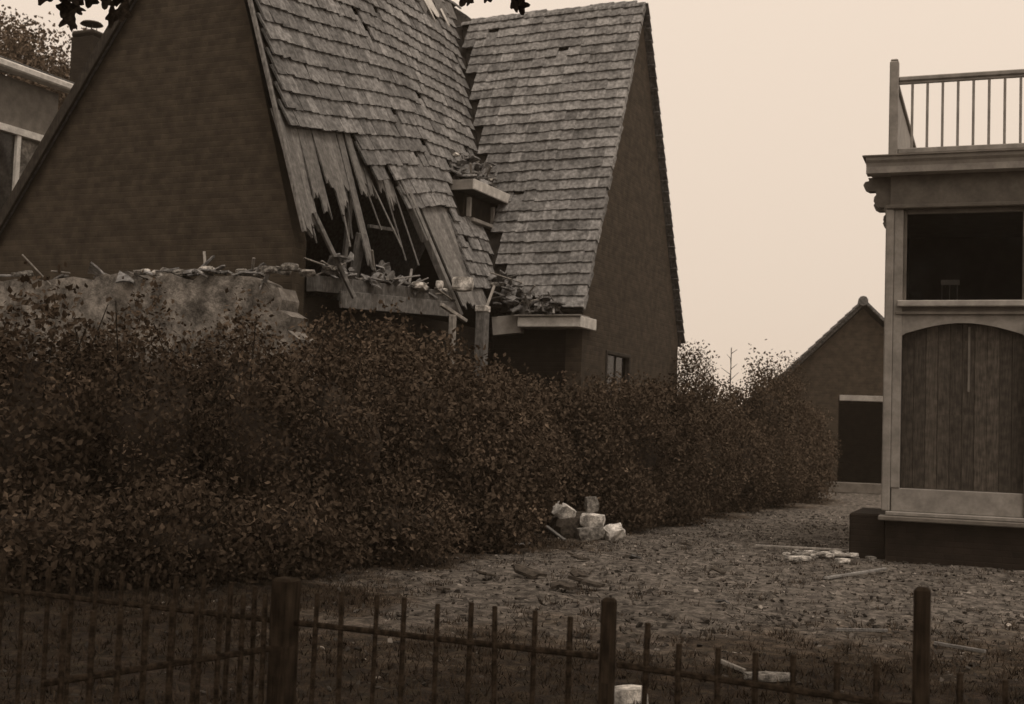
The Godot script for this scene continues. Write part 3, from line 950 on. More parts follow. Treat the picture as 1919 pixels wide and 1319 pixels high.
# ---------------------------------------------------------------- veranda on the right
func build_veranda() -> void:
	var V := thing("veranda", "timber bay veranda with arched boarded front, dark window and railed balcony roof", "veranda", Vector3(4.68, 0, -15.7), deg_to_rad(-21))
	var X := 3.66
	var st := new_st()
	span(st, Vector3(-0.02, -0.05, -4.5), Vector3(X, 0.5, 0.0), 0.01)
	span(st, Vector3(-0.46, -0.05, -1.6), Vector3(-0.02, 0.56, -0.12), 0.02)
	part("plinth", st, M.plinth, V)
	st = new_st()
	span(st, Vector3(-0.1, 0.5, -4.5), Vector3(X + 0.05, 0.56, 0.1), 0.012)
	part("sill", st, M.paint_dark, V)
	st = new_st()
	span(st, Vector3(-0.02, 0.56, -0.1), Vector3(X, 0.615, 0.06), 0.012)
	part("sill", st, M.paint, V)
	# posts
	for x0 in [-0.07, 1.56, 3.45]:
		st = new_st()
		span(st, Vector3(x0, 0.615, -0.16), Vector3(x0 + 0.1, 4.36, 0.03), 0.014)
		span(st, Vector3(x0 + 0.1, 0.9, -0.1), Vector3(x0 + 0.21, 4.36, 0.0), 0.008)
		part("corner_post", st, M.paint, V)
	for k in 2:
		var a: float = [0.14, 1.77][k]
		var b: float = [1.56, 3.45][k]
		st = new_st()
		span(st, Vector3(a - 0.1, 0.615, -0.09), Vector3(b, 0.9, -0.012), 0.008)
		part("bottom_rail", st, M.paint, V)
		# arched frame
		var poly := PackedVector2Array([Vector2(a, 3.04), Vector2(b, 3.04), Vector2(b, 2.78)])
		for q in range(0, 17):
			var u := 1.0 - q / 16.0
			poly.append(Vector2(lerpf(a + 0.04, b - 0.04, u), 2.80 + 0.13 * sin(PI * u) + 0.01))
		poly.append(Vector2(a, 2.78))
		st = new_st()
		slab(st, poly, Transform3D(Basis(), Vector3(0, 0, -0.015)), 0.07)
		part("arch_frame", st, M.paint, V)
		# upright boards behind the arch
		var n := 10
		for q in n:
			var u0 := lerpf(a, b, q / float(n))
			var u1 := lerpf(a, b, (q + 1) / float(n))
			st = new_st()
			span(st, Vector3(u0 + 0.001, 0.86, -0.16), Vector3(u1 - 0.001, 2.98, -0.12 - 0.002 * (q % 3)), 0.004)
			part("plank", st, M["board%d" % (rng.randi() % 3)], V)
		st = new_st()
		span(st, Vector3((a + b) * 0.5 + 0.06, 2.1, -0.116), Vector3((a + b) * 0.5 + 0.09, 2.9, -0.1), 0.005)
		part("cover_strip", st, M.paint_dark, V)
		# mouldings and the sill of the window above
		st = new_st()
		span(st, Vector3(a - 0.08, 3.04, -0.06), Vector3(b, 3.075, 0.02), 0.006)
		span(st, Vector3(a - 0.08, 3.075, -0.06), Vector3(b, 3.135, -0.03), 0.004)
		part("moulding", st, M.paint_dark, V)
		st = new_st()
		span(st, Vector3(a - 0.06, 3.135, -0.1), Vector3(b, 3.215, 0.05), 0.012)
		part("window_sill", st, M.paint_light, V)
		var fr := new_st()
		span(fr, Vector3(a, 3.215, -0.12), Vector3(a + 0.04, 4.36, -0.05), 0.006)
		span(fr, Vector3(b - 0.04, 3.215, -0.12), Vector3(b, 4.36, -0.05), 0.006)
		span(fr, Vector3(a + 0.04, 4.3, -0.12), Vector3(b - 0.04, 4.36, -0.05), 0.006)
		var w := part("window", fr, M.paint_dark, V)
		st = new_st()
		span(st, Vector3(a + 0.04, 3.215, -0.09), Vector3(b - 0.04, 4.3, -0.084), 0.001)
		part("pane", st, M.glass, w)
	st = new_st()
	span(st, Vector3(0.58, 3.44, -0.3), Vector3(0.8, 3.5, -0.26), 0.004)
	for k in 3:
		span(st, Vector3(0.59 + k * 0.09, 3.14, -0.29), Vector3(0.597 + k * 0.09, 3.44, -0.283), 0.001)
	part("pale_strip", st, M.paint, V)  # pale strip on thin uprights behind the pane
	# what the panes hide: a dark room
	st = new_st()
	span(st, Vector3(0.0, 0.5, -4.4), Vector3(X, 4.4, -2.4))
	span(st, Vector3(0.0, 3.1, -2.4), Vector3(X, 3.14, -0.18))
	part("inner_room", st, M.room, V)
	st = new_st()
	span(st, Vector3(0.0, 0.56, -4.4), Vector3(0.06, 4.4, -0.16))
	span(st, Vector3(X - 0.06, 0.56, -4.4), Vector3(X, 4.4, -0.16))
	part("side_wall", st, M.paint_dark, V)
	# frieze, cornice
	st = new_st()
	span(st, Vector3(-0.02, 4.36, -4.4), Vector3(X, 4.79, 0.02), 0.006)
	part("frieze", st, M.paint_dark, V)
	st = new_st()
	span(st, Vector3(-0.07, 4.36, -0.12), Vector3(X, 4.41, 0.05), 0.01)
	part("moulding", st, M.paint_dark, V)
	st = new_st()
	var prof := PackedVector2Array([Vector2(0.0, 4.78), Vector2(0.22, 4.78), Vector2(0.22, 4.86), Vector2(0.24, 4.9), Vector2(0.28, 4.93), Vector2(0.3, 4.97), Vector2(0.0, 4.97)])
	slab(st, prof, Transform3D(Basis(Vector3.BACK, Vector3.UP, Vector3.LEFT), Vector3(-0.3, 0, 0.0)), X + 0.3)
	var prof2 := PackedVector2Array()
	for p in prof: prof2.append(Vector2(-p.x - 0.02, p.y - 0.001))
	slab(st, prof2, Transform3D(Basis(), Vector3(0, 0, 0.0)), 4.4)
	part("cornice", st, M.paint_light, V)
	st = new_st()
	span(st, Vector3(-0.34, 4.97, -4.5), Vector3(X, 4.99, 0.32), 0.004)
	part("flat_roof", st, M.paint_dark, V)
	# scrolled brackets under the side of the cornice
	var bracket := PackedVector2Array([Vector2(-0.02, 4.78), Vector2(-0.3, 4.78), Vector2(-0.29, 4.74), Vector2(-0.335, 4.73), Vector2(-0.36, 4.69), Vector2(-0.34, 4.64), Vector2(-0.29, 4.61), Vector2(-0.21, 4.61), Vector2(-0.2, 4.56), Vector2(-0.225, 4.53), Vector2(-0.23, 4.48), Vector2(-0.2, 4.44), Vector2(-0.16, 4.4), Vector2(-0.1, 4.4), Vector2(-0.1, 4.36), Vector2(-0.08, 4.31), Vector2(-0.02, 4.29)])
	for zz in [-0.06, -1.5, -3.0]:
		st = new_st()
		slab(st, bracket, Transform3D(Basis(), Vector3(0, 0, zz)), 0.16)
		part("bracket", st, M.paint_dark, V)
	# balcony
	st = new_st()
	span(st, Vector3(-0.055, 4.99, -0.1), Vector3(0.055, 6.24, 0.02), 0.012)
	span(st, Vector3(-0.045, 6.24, -0.09), Vector3(0.045, 6.27, 0.01), 0.015)
	part("balcony_post", st, M.paint, V)
	st = new_st()
	span(st, Vector3(X - 0.12, 4.99, -0.1), Vector3(X, 6.24, 0.02), 0.012)
	part("balcony_post", st, M.paint, V)
	st = new_st()
	span(st, Vector3(0.055, 5.98, -0.075), Vector3(X - 0.12, 6.04, 0.0), 0.012)
	span(st, Vector3(0.055, 5.945, -0.06), Vector3(X - 0.12, 5.98, -0.02), 0.006)
	part("top_rail", st, M.paint, V)
	st = new_st()
	span(st, Vector3(0.055, 5.06, -0.075), Vector3(X - 0.12, 5.13, -0.005), 0.01)
	part("bottom_rail", st, M.paint, V)
	var bl := new_st()
	span(bl, Vector3(-0.016, 5.13, -0.016), Vector3(0.016, 5.945, 0.016), 0.006)
	bl.generate_normals()
	var bm := bl.commit()
	var bx := 0.22
	while bx < X - 0.2:
		put("baluster", bm, M.paint, V, Transform3D(Basis(Vector3.UP, rng.randfn() * 0.05), Vector3(bx, 0, -0.04)))
		bx += 0.18
	# boarded side of the balcony, running back from the post
	for k in 14:
		st = new_st()
		span(st, Vector3(0.0, 4.99, -0.42 - k * 0.3), Vector3(0.03, 5.9 + 0.006 * (k % 3), -0.105 - k * 0.3), 0.005)
		part("side_board", st, M.paint, V)
	st = new_st()
	span(st, Vector3(-0.03, 5.91, -4.3), Vector3(0.06, 5.97, -0.11), 0.01)
	part("side_cap", st, M.paint_dark, V)

# ---------------------------------------------------------------- shed behind
func build_shed() -> void:
	var S := thing("gabled_shed", "dark brick gabled shed with white lintel over a black doorway, beside the veranda", "shed", Vector3(9.95, 0, -36.0), deg_to_rad(-14))
	var st := new_st()
	slab(st, PackedVector2Array([Vector2(-2.6, 2.72), Vector2(0.0, 5.25), Vector2(2.4, 2.9), Vector2(2.4, 2.72)]), Transform3D(Basis(), Vector3(0, 0, 0)), 0.25)
	slab(st, PackedVector2Array([Vector2(-2.6, 0), Vector2(-2.6, 2.72), Vector2(-0.62, 2.72), Vector2(-0.62, 0)]), Transform3D(Basis(), Vector3(0, 0, 0)), 0.25)
	part("gable_wall", st, M.brick_gable, S)
	st = new_st()
	slab(st, PackedVector2Array([Vector2(-2.6, 2.7), Vector2(0.0, 5.25), Vector2(2.4, 2.9), Vector2(2.4, 2.7)]), Transform3D(Basis(), Vector3(0, 0, -5.8)), 0.2)
	part("rear_gable", st, M.brick_gable, S)
	st = new_st()
	span(st, Vector3(-2.6, 0, -6), Vector3(-2.35, 2.7, -0.26))
	span(st, Vector3(2.15, 0, -6), Vector3(2.4, 2.7, -0.0))
	span(st, Vector3(-2.35, 0, -6), Vector3(2.15, 2.7, -5.8))
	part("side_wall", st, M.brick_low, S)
	st = new_st()
	span(st, Vector3(-0.6, 2.6, -0.2), Vector3(2.3, 2.76, 0.06), 0.01)
	part("lintel", st, M.paint_light, S)
	st = new_st()
	span(st, Vector3(-1.2, 0, 0.02), Vector3(2.3, 0.3, 0.3), 0.02)
	part("threshold_wall", st, M.paint_dark, S)
	for s in [-1.0, 1.0]:
		st = new_st()
		var a := Vector3(0.0, 5.42, 0)
		var b := Vector3(2.85 * s, 2.62, 0)
		var d := (b - a).normalized()
		var n := Vector3(-d.y, d.x, 0) * (1.0 if s > 0 else -1.0)
		if n.y < 0: n = -n
		slab(st, PackedVector2Array([Vector2(0, 0), Vector2(0, a.distance_to(b)), Vector2(6.2, a.distance_to(b)), Vector2(6.2, 0)]), Transform3D(Basis(Vector3.FORWARD, d, Vector3.FORWARD.cross(d)), a + Vector3(0, 0, 0.12)), 0.09)
		var rf := part("roof", st, M.tile0, S)
		var k := 0.06
		while k < a.distance_to(b):                        # the stepped edge of the tiles
			var t := new_st()
			bar(t, a + d * k + n * 0.02 + Vector3(0, 0, 0.1), a + d * (k + 0.3) + n * 0.045 + Vector3(0, 0, 0.1), 0.26, 0.06, n)
			part("verge_tile", t, M["tile%d" % (rng.randi() % 2)], rf)
			k += 0.28
	st = new_st()
	tube(st, Vector3(0, 5.44, 0.25), Vector3(0, 5.44, -6), 0.14, 0.14, 10)
	part("ridge_cap", st, M.tile0, S)

# ---------------------------------------------------------------- neighbour on the far left
func build_neighbour() -> void:
	var N := thing("neighbour_house", "pale neighbouring house with light gutter, half hidden behind the dark gable", "house", Vector3(-9.1, 0, -25.2), deg_to_rad(-24))
	var st := new_st()
	span(st, Vector3(-6, 6.95, -0.0), Vector3(-0.25, 7.9, 9.0))
	part("upper_wall", st, M.paint_dark, N)  # band under the gutter: eave shade put into a darker wall colour
	st = new_st()
	span(st, Vector3(-6, 0, -0.0), Vector3(-0.25, 6.95, 9.0))
	part("wall", st, M.plaster, N)
	st = new_st()
	span(st, Vector3(-0.2, 7.94, -0.3), Vector3(0.1, 8.09, 9.0), 0.03)
	part("gutter", st, M.white, N)
	st = new_st()
	bar(st, Vector3(0.05, 8.08, 4.4), Vector3(-3.2, 8.9, 4.4), 9.4, 0.1, Vector3(0.2, 0.98, 0))
	part("roof", st, M.tile0, N)
	st = new_st()
	span(st, Vector3(-0.24, 4.6, 1.0), Vector3(-0.16, 6.9, 1.1))
	span(st, Vector3(-0.24, 6.8, -0.1), Vector3(-0.14, 6.94, 3.0))
	span(st, Vector3(-0.24, 4.6, 2.2), Vector3(-0.16, 6.8, 2.3))
	var w := part("window", st, M.white, N)
	st = new_st()
	span(st, Vector3(-0.245, 4.6, 1.1), Vector3(-0.235, 6.8, 2.2), 0.001)
	part("pane", st, M.glass, w)
	st = new_st()
	span(st, Vector3(-0.79, 0, -1.35), Vector3(-0.21, 9.35, -0.8), 0.02)
	var ch := part("chimney", st, M.brick_low, N)
	st = new_st()
	span(st, Vector3(-0.81, 9.35, -1.37), Vector3(-0.19, 9.5, -0.78), 0.06)
	part("chimney_cap", st, M.brick_low, ch)
	st = new_st()
	for p in [Vector2(-0.15, -0.15), Vector2(0.15, 0.15), Vector2(-0.15, 0.15), Vector2(0.15, -0.15)]:
		tube(st, Vector3(-0.5 + p.x * 0.5, 9.5, -1.07 + p.y * 0.5), Vector3(-0.5 + p.x * 0.5, 9.68, -1.07 + p.y * 0.5), 0.01, 0.01, 5)
	tube(st, Vector3(-0.5, 9.68, -1.07), Vector3(-0.5, 9.72, -1.07), 0.24, 0.2, 14)
	part("chimney_cowl", st, M.iron, ch)

# ---------------------------------------------------------------- bushes, hedge, trees
func build_shrubs() -> void:
	var spec := [
		[-4.4, -11.4, 1.0, 2.42, "dark overgrown hedge bush at the left end of the row"],
		[-3.55, -11.9, 0.95, 2.4, "dark hedge bush in front of the pale broken annex wall"],
		[-2.7, -12.5, 0.95, 2.38, "dark bush below the bare right end of the annex wall"],
		[-1.95, -13.2, 0.85, 2.35, "bushy shrub under the dangling thin rafter"],
		[-1.35, -14.3, 0.9, 2.55, "tall leafy shrub beneath the broken eaves beam"],
		[-0.8, -15.2, 0.8, 2.4, "leafy shrub left of the white porch post"],
		[-0.25, -16.2, 0.75, 2.15, "light-flecked shrub at the foot of the two porch posts"],
		[0.1, -18.2, 0.62, 2.2, "low shrub below the white gutter of the cross wing"],
		[0.95, -19.0, 0.7, 2.1, "shrub in front of the small gable window"],
		[1.75, -19.8, 0.8, 2.25, "shrub against the cross gable right of the rubble blocks"],
		[2.45, -21.0, 0.75, 2.3, "shrub at the far foot of the cross gable"],
	]
	for s in spec:
		shrub("hedge_shrub", s[4], "shrub", Vector3(s[0], 0, s[1]), Vector3(s[2], s[3] * 0.5, s[2] * 0.9), 820, "shrubs along the front of the wrecked house")
	var low := [[-3.9, -10.6, 0.8, "low dark plant mound at the hedge foot on the far left"], [-2.95, -11.1, 0.75, "low dark plant mound before the hedge left of the yard corner"], [-2.15, -11.9, 0.7, "low dark plant mound where the yard meets the hedge"], [-1.2, -13.4, 0.65, "low plant mound between the yard and the tall leafy shrub"], [-0.35, -15.1, 0.6, "low plant mound before the porch posts"], [-0.15, -16.9, 0.45, "low plant mound left of the rubble blocks"], [1.65, -18.9, 0.5, "low plant mound behind the rubble blocks"], [2.6, -20.6, 0.6, "low plant mound right of the rubble blocks"]]
	for s in low:
		shrub("plant_mound", s[3], "plant", Vector3(s[0], 0, s[1]), Vector3(s[2], 0.42, s[2] * 0.8), 300, "low plants along the hedge foot", 0.0, 0.58)
	var back := [
		[3.45, -25.0, 0.65, 2.9, "lacy tall shrub climbing at the right edge of the gable", 0.35],
		[4.1, -26.2, 0.55, 2.25, "loose shrub just right of the gable's lacy shrub", 0.3],
		[5.5, -28.0, 0.8, 2.95, "round-topped bush in the gap against the sky", 0.06],
		[6.4, -30.0, 0.7, 3.1, "wide arching bush left of the shed roof", 0.1],
		[7.35, -31.5, 0.6, 2.1, "bush growing against the left side of the shed", 0.2],
		[3.3, -23.3, 0.85, 1.9, "dark shrub in the dip between gable and yard end", 0.15],
		[4.3, -25.0, 0.8, 1.8, "dark shrub at the far end of the yard", 0.15],
		[5.4, -27.2, 0.8, 1.6, "low dark shrub beside the end of the yard path", 0.15],
		[6.5, -29.6, 0.75, 1.5, "low dark shrub near the shed doorway", 0.15],
	]
	for s in back:
		shrub("garden_shrub", s[4], "shrub", Vector3(s[0], 0, s[1]), Vector3(s[2], s[3] * 0.5, s[2]), 640, "shrubs at the back of the garden", s[5], 0.6 if s[5] > 0.25 else 0.72)
	# bare stalks against the sky
	var t := thing("bare_sapling", "thin bare sapling standing up between the two bush tops against the sky", "sapling", Vector3(5.0, 0, -29.0))
	var st := new_st()
	tube(st, Vector3(0, 0, 0), Vector3(0.02, 3.5, 0), 0.025, 0.01, 5)
	for k in 9:
		var y := 2.4 + k * 0.12
		var d := Vector3(cos(k * 2.4), 0.7, sin(k * 2.4)) * (0.3 - 0.02 * k)
		tube(st, Vector3(0.015, y, 0), Vector3(0.015, y, 0) + d, 0.01, 0.004, 4)
	part("stem", st, M.stem, t)
	# trees behind the neighbour's roof
	for e in [[-12.9, -32.0, 1.8, 11.2, "broad dark tree rising behind the neighbour's gutter at the picture edge"], [-11.8, -33.0, 1.1, 10.3, "smaller dark tree top between the neighbour's gutter and chimney"]]:
		var tr := thing("leafy_tree", e[4], "tree", Vector3(e[0], 0, e[1]), 0.0, "trees behind the neighbouring house")
		var ts := new_st()
		tube(ts, Vector3.ZERO, Vector3(0.1, e[3] * 0.7, 0), 0.28, 0.14, 9)
		for k in 5:
			tube(ts, Vector3(0.08, e[3] * 0.6, 0), Vector3(cos(k * 1.26) * e[2] * 0.6, e[3] * 0.85, sin(k * 1.26) * e[2] * 0.6), 0.1, 0.03, 6)
		part("trunk", ts, M.bark, tr)
		var places := []
		var tints := []
		for k in 900:
			var d := Vector3(rng.randfn(), rng.randfn(), rng.randfn()).normalized()
			var q := pow(rng.randf(), 0.4) * (1.0 + 0.5 * wobble.get_noise_3dv(d * 40.0 + Vector3(e[0] * 9, 0, 0)))
			places.append(Transform3D(spin(rng.randf_range(1.2, 2.0)), Vector3(0, e[3] * 0.85, 0) + d * q * Vector3(e[2], e[3] * 0.16, e[2])))
			var v := rng.randf_range(0.9, 1.9)
			tints.append(Color(v, v, v))
		scatter("crown", M.clumps[1], M.leaf, tr, places, tints)

func lobed_leaf(seed_: int) -> ArrayMesh:
	var r := RandomNumberGenerator.new()
	r.seed = seed_
	var st := new_st()
	var tip := PackedVector2Array()
	for k in 22:
		var a := -2.7 + 5.4 * k / 21.0
		var lobe := 0.5 + 0.5 * cos(a * 4.7)
		var rad := (0.036 + 0.024 * lobe) * (1.18 - 0.17 * absf(a)) * r.randf_range(0.86, 1.12)
		tip.append(Vector2(sin(a), cos(a)) * rad + Vector2(0, 0.05))
	tip.append(Vector2(0, -0.035))
	var idx := Geometry2D.triangulate_polygon(tip)
	for k in idx:
		var p := tip[k]
		st.add_vertex(Vector3(p.x, p.y, -2.2 * p.x * p.x + 0.8 * p.y * p.y))
	st.generate_normals()
	return st.commit()

func build_tree() -> void:
	var T := thing("overhanging_tree", "tree beside the camera whose lobed leaves hang into the top of the view", "tree", Vector3(-5.6, 0, -6.6))
	var st := new_st()
	tube(st, Vector3(0, -0.05, 0), Vector3(0.25, 2.6, 0.0), 0.3, 0.23, 12)
	tube(st, Vector3(0.25, 2.6, 0), Vector3(0.5, 7.0, 0.4), 0.23, 0.12, 10)
	part("trunk", st, M.bark, T)
	st = new_st()
	var limb := [Vector3(0.25, 2.7, 0), Vector3(1.2, 3.9, -0.2), Vector3(2.6, 4.25, -0.4), Vector3(3.6, 4.28, -0.4), Vector3(4.8, 4.3, -0.4), Vector3(5.9, 4.12, -0.4)]
	for k in limb.size() - 1:
		tube(st, limb[k], limb[k + 1], 0.1 - 0.017 * k, 0.083 - 0.017 * k, 7)
	for e in [[limb[3], Vector3(8.6, 6.4, 2.2)], [limb[2], Vector3(7.0, 6.6, -0.2)], [limb[2], Vector3(4.0, 5.8, 2.0)], [limb[1], Vector3(2.4, 6.2, 1.4)], [limb[2], Vector3(4.4, 5.6, -2.0)], [limb[1], Vector3(0.6, 6.6, -1.8)], [limb[3], Vector3(6.4, 6.0, 1.5)]]:
		tube(st, e[0], e[1], 0.07, 0.025, 6)
	part("branch", st, M.bark, T)
	# the leaves that show: clusters on twigs that hang from the limb
	var leaves := []
	for k in 4: leaves.append(lobed_leaf(300 + k))
	var groups := [[2.93, 3.82, 3], [3.03, 3.78, 6], [3.09, 3.71, 4], [3.3, 3.78, 5], [3.16, 3.84, 3], [5.22, 3.96, 2], [5.3, 3.92, 4], [5.46, 3.95, 4], [5.54, 3.93, 4], [5.6, 3.91, 4]]
	for e in groups:
		st = new_st()
		var at := Vector3(e[0], e[1], -0.4)
		tube(st, at + Vector3(0.02, 0.42, 0), at, 0.008, 0.004, 4)
		var spots: Array[Vector3] = []
		for k in e[2] + 1:
			spots.append(at + Vector3(rng.randfn() * 0.04, rng.randf_range(-0.03, 0.13), rng.randfn() * 0.04))
			tube(st, at + Vector3(0.01, 0.2, 0), spots[k] + Vector3(0, 0.03, 0), 0.004, 0.002, 4)
		var tw := part("twig", st, M.bark, T)
		for p in spots:
			put("leaf", leaves[rng.randi() % 4], M.shade_leaf, tw, Transform3D(Basis(Vector3.BACK, PI + rng.randfn() * 0.6) * Basis(Vector3.UP, rng.randfn() * 0.5) * Basis(Vector3.RIGHT, rng.randfn() * 0.5), p))
	# unseen part of the crown above the frame, widened to shade the foreground
	var places := []
	var tints := []
	for k in 3800:
		var p := Vector3(rng.randf_range(-3.5, 11.5), 0, rng.randf_range(-3.0, 6.0))
		var world := p + T.position
		p.y = maxf(4.6, 1.9 - 0.36 * world.z + 0.5) + pow(rng.randf(), 1.5) * 2.6
		if Vector2((p.x - 4.0) / 7.5, (p.z - 1.5) / 4.6).length() > 1.0 + 0.4 * wobble.get_noise_2d(p.x * 60.0, p.z * 60.0): continue
		places.append(Transform3D(spin(rng.randf_range(1.0, 1.8)), p))
		var v := rng.randf_range(0.7, 1.3)
		tints.append(Color(v, v, v))
	scatter("crown", M.clumps[1], M.leaf, T, places, tints)

# ---------------------------------------------------------------- iron fence in front
func build_fence() -> void:
	var turn := deg_to_rad(-23.2)
	var F := thing("iron_fence", "low dark iron fence of square pickets between stout wooden posts", "fence", Vector3(-0.704, 0, -4.5), turn)
	var pk := new_st()
	span(pk, Vector3(-0.008, 0.06, -0.008), Vector3(0.008, 0.87, 0.008), 0.003)
	pk.generate_normals()
	var pm := pk.commit()
	for k in range(-18, 22):
		var s := 0.044 + k * 0.1195 + rng.randfn() * 0.003
		if absf(s - 1.13) < 0.05 or absf(s + 0.07) < 0.05 or absf(s - 2.07) < 0.05: continue
		put("picket", pm, M.iron, F, Transform3D(Basis(Vector3.BACK, rng.randfn() * 0.012) * Basis(Vector3.UP, rng.randf()), Vector3(s, rng.randfn() * 0.006 - (0.06 if k > 10 else 0.0), rng.randfn() * 0.004)))
	for y in [0.745, 0.2]:
		var st := new_st()
		bar(st, Vector3(-2.3, y + 0.01, 0.0), Vector3(1.1, y - 0.002, 0.0), 0.012, 0.02)
		bar(st, Vector3(1.16, y - 0.02, 0.0), Vector3(2.7, y - 0.07, 0.0), 0.012, 0.02)
		part("rail", st, M.iron, F)
	for e in [[-0.07, 0.9, 0.082], [1.13, 0.93, 0.045], [2.075, 1.04, 0.046]]:
		var st := new_st()
		span(st, Vector3(e[0] - e[2] * 0.5, -0.1, -e[2] * 0.5), Vector3(e[0] + e[2] * 0.5, e[1], e[2] * 0.5), 0.01)
		part("post", st, M.post, F)
	# a gate that hangs open from the left post, towards the road
	var a := Vector3(-0.80, 0, -4.52)
	var dir := Vector3(-0.62, 0, 0.78).normalized()
	var G := thing("iron_gate", "small iron picket gate standing open from the left wooden post", "gate", a, atan2(-dir.z, dir.x))
	for k in 9:
		put("picket", pm, M.iron, G, Transform3D(Basis(Vector3.UP, rng.randf()), Vector3(0.05 + k * 0.098, -0.02 + rng.randfn() * 0.004, 0)))
	for y in [0.655, 0.16]:
		var st := new_st()
		bar(st, Vector3(0.0, y, 0.0), Vector3(0.9, y - 0.005, 0.0), 0.012, 0.022)
		part("rail", st, M.iron, G)

# ---------------------------------------------------------------- rubble in the yard
func block(called: String, label: String, category: String, at: Vector3, size: Vector3, m: Material, turn: Vector3, rough := 0.06) -> void:
	var o := put(called, stone(size, rough, int(absf(at.x * 131.0 + at.z * 37.0))), m, self, Transform3D(Basis.from_euler(turn), at))
	tag(o, label, category)

func plank(label: String, a: Vector3, b: Vector3, w: float, m: Material, category := "plank", group := "") -> void:
	var st := new_st()
	bar(st, Vector3.ZERO, b - a, w, 0.025, Vector3.UP, 0.004)
	var o := part("loose_plank", st, m, self, Transform3D(Basis(), a))
	tag(o, label, category, group)

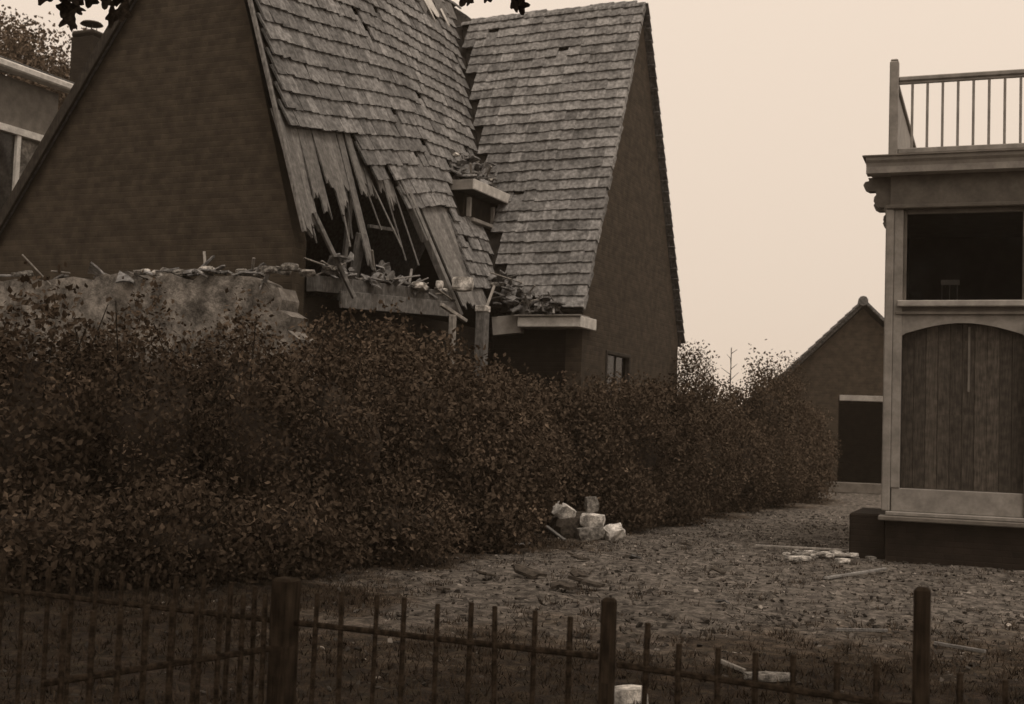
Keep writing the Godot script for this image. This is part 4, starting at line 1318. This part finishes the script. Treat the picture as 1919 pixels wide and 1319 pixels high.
func build_debris() -> void:
	block("rubble_block", "pale tilted plaster block at the left of the rubble group by the bushes", "rubble", Vector3(0.79, 0.35, -17.5), Vector3(0.27, 0.2, 0.18), M.chunk, Vector3(0.3, 0.3, -0.5))
	block("rubble_block", "bright white block in the middle of the rubble group", "rubble", Vector3(1.18, 0.25, -17.45), Vector3(0.32, 0.17, 0.22), M.chunk, Vector3(0.1, -0.25, -0.05))
	block("rubble_block", "grey dull block lying under the bright white block", "rubble", Vector3(1.14, 0.08, -17.35), Vector3(0.36, 0.17, 0.25), M.chunk_grey, Vector3(0, 0.2, 0.1))
	block("rubble_block", "jagged speckled lump at the right of the rubble group", "rubble", Vector3(1.47, 0.07, -17.4), Vector3(0.25, 0.22, 0.2), M.chunk, Vector3(0.4, 0.5, 0.3), 0.25)
	block("rubble_block", "dark rounded stump of masonry standing behind the bright white block", "rubble", Vector3(1.17, 0.45, -17.65), Vector3(0.17, 0.22, 0.16), M.chunk_grey, Vector3(0, 0.2, 0.1), 0.1)
	block("rubble_block", "dark masonry lump the grey and tilted blocks lean on", "rubble", Vector3(0.95, 0.1, -17.65), Vector3(0.62, 0.42, 0.4), M.frag_dark, Vector3(0.1, 0.4, 0.1), 0.12)
	block("rubble_block", "white broken block near the fence at the bottom of the picture", "rubble", Vector3(0.68, 0.03, -6.92), Vector3(0.2, 0.12, 0.14), M.chunk, Vector3(0, 0.2, 0.06))
	block("rubble_block", "pale flat stone lying behind the fence rail right of the middle post", "rubble", Vector3(1.62, 0.02, -7.75), Vector3(0.3, 0.04, 0.12), M.chunk_grey, Vector3(0, 0.1, 0))
	plank("short lath leaning at the foot of the tilted plaster block", Vector3(0.55, 0.16, -17.3), Vector3(0.78, 0.02, -16.9), 0.05, M.wood1)
	plank("long pale lath lying across the yard in front of the dark plinth", Vector3(3.25, 0.06, -16.6), Vector3(4.4, 0.08, -16.1), 0.06, M.pale_wood)
	plank("straight grey lath lying by itself in the yard nearest the veranda", Vector3(3.35, 0.02, -13.35), Vector3(4.24, 0.05, -14.25), 0.05, M.wood3)
	plank("thin lath lying on the dark ground left of the right fence post", Vector3(2.5, 0.04, -9.62), Vector3(2.9, 0.04, -9.66), 0.02, M.wood2)
	plank("slanted pale stick just left of the flat stone behind the fence", Vector3(1.36, 0.05, -8.1), Vector3(1.5, 0.02, -7.9), 0.025, M.pale_wood)
	plank("curved-looking grey lath before the right fence post", Vector3(3.1, 0.03, -9.2), Vector3(3.35, 0.03, -8.9), 0.03, M.wood2)
	plank("brown lath lying flat at the corner where yard and hedge meet", Vector3(-0.2, 0.03, -15.2), Vector3(0.3, 0.04, -16.0), 0.04, M.wood1)
	plank("pale lath among the white shards beside the plinth", Vector3(3.7, 0.04, -15.9), Vector3(4.25, 0.05, -15.75), 0.06, M.pale_wood)
	# white shards beside the plinth
	for k in 40:
		var p := Vector3(3.85 + rng.randfn() * 0.42, 0.04, -15.9 + rng.randfn() * 0.32)
		var o := put("plaster_shard", M.lumps[k % 4], M.chunk if k % 2 == 0 else M.chunk_grey, self, Transform3D(Basis(Vector3.UP, rng.randf() * TAU).scaled(Vector3(1.0, 0.55, 0.8) * rng.randf_range(0.2, 0.85)), p))
		tag(o, "pale plaster shard among many strewn on the yard before the plinth", "rubble", "plaster shards strewn before the plinth")
	# tile shards over the yard
	var shards := [
		[0.35, -12.5, 2.2, 0.9, "long dark roof tile lying aslant in the middle of the yard"],
		[0.76, -12.55, 1.4, 0.3, "small dark curved shard right of the long dark tile"],
		[0.9, -11.9, 1.7, 1.7, "dark tile half standing just beyond the middle fence post"],
		[0.55, -11.6, 2.0, 0.1, "dark flat shard left of the half standing tile"],
		[-0.1, -12.4, 1.2, 2.3, "dark shard near the hedge corner of the yard"],
		[0.9, -14.3, 1.3, 1.1, "brown shard between the rubble blocks and the long dark tile"],
		[1.5, -14.6, 1.4, 2.9, "flat shard in front of the jagged speckled lump"],
		[2.3, -13.4, 1.1, 0.6, "shard halfway between the rubble blocks and the straight grey lath"],
		[2.4, -16.6, 1.2, 2.0, "shard left of the long pale lath"],
		[-0.5, -11.2, 1.2, 1.3, "shard behind the left bay of the fence"],
		[1.9, -11.0, 1.1, 2.6, "grey shard behind the right bay of the fence"],
	]
	for e in shards:
		var k := int(e[3] * 10.0) % 6
		var o := put("tile_shard", M.shards[k], [M.frag_dark, M.tile0][1 if e[4].begins_with("grey") or e[4].begins_with("flat") else 0], self, Transform3D(Basis(Vector3.UP, e[3]) * Basis(Vector3.RIGHT, -PI / 2 + 0.2).scaled(Vector3.ONE * e[2] * 0.8), Vector3(e[0], 0.04, e[1])))
		tag(o, e[4], "tile shard")
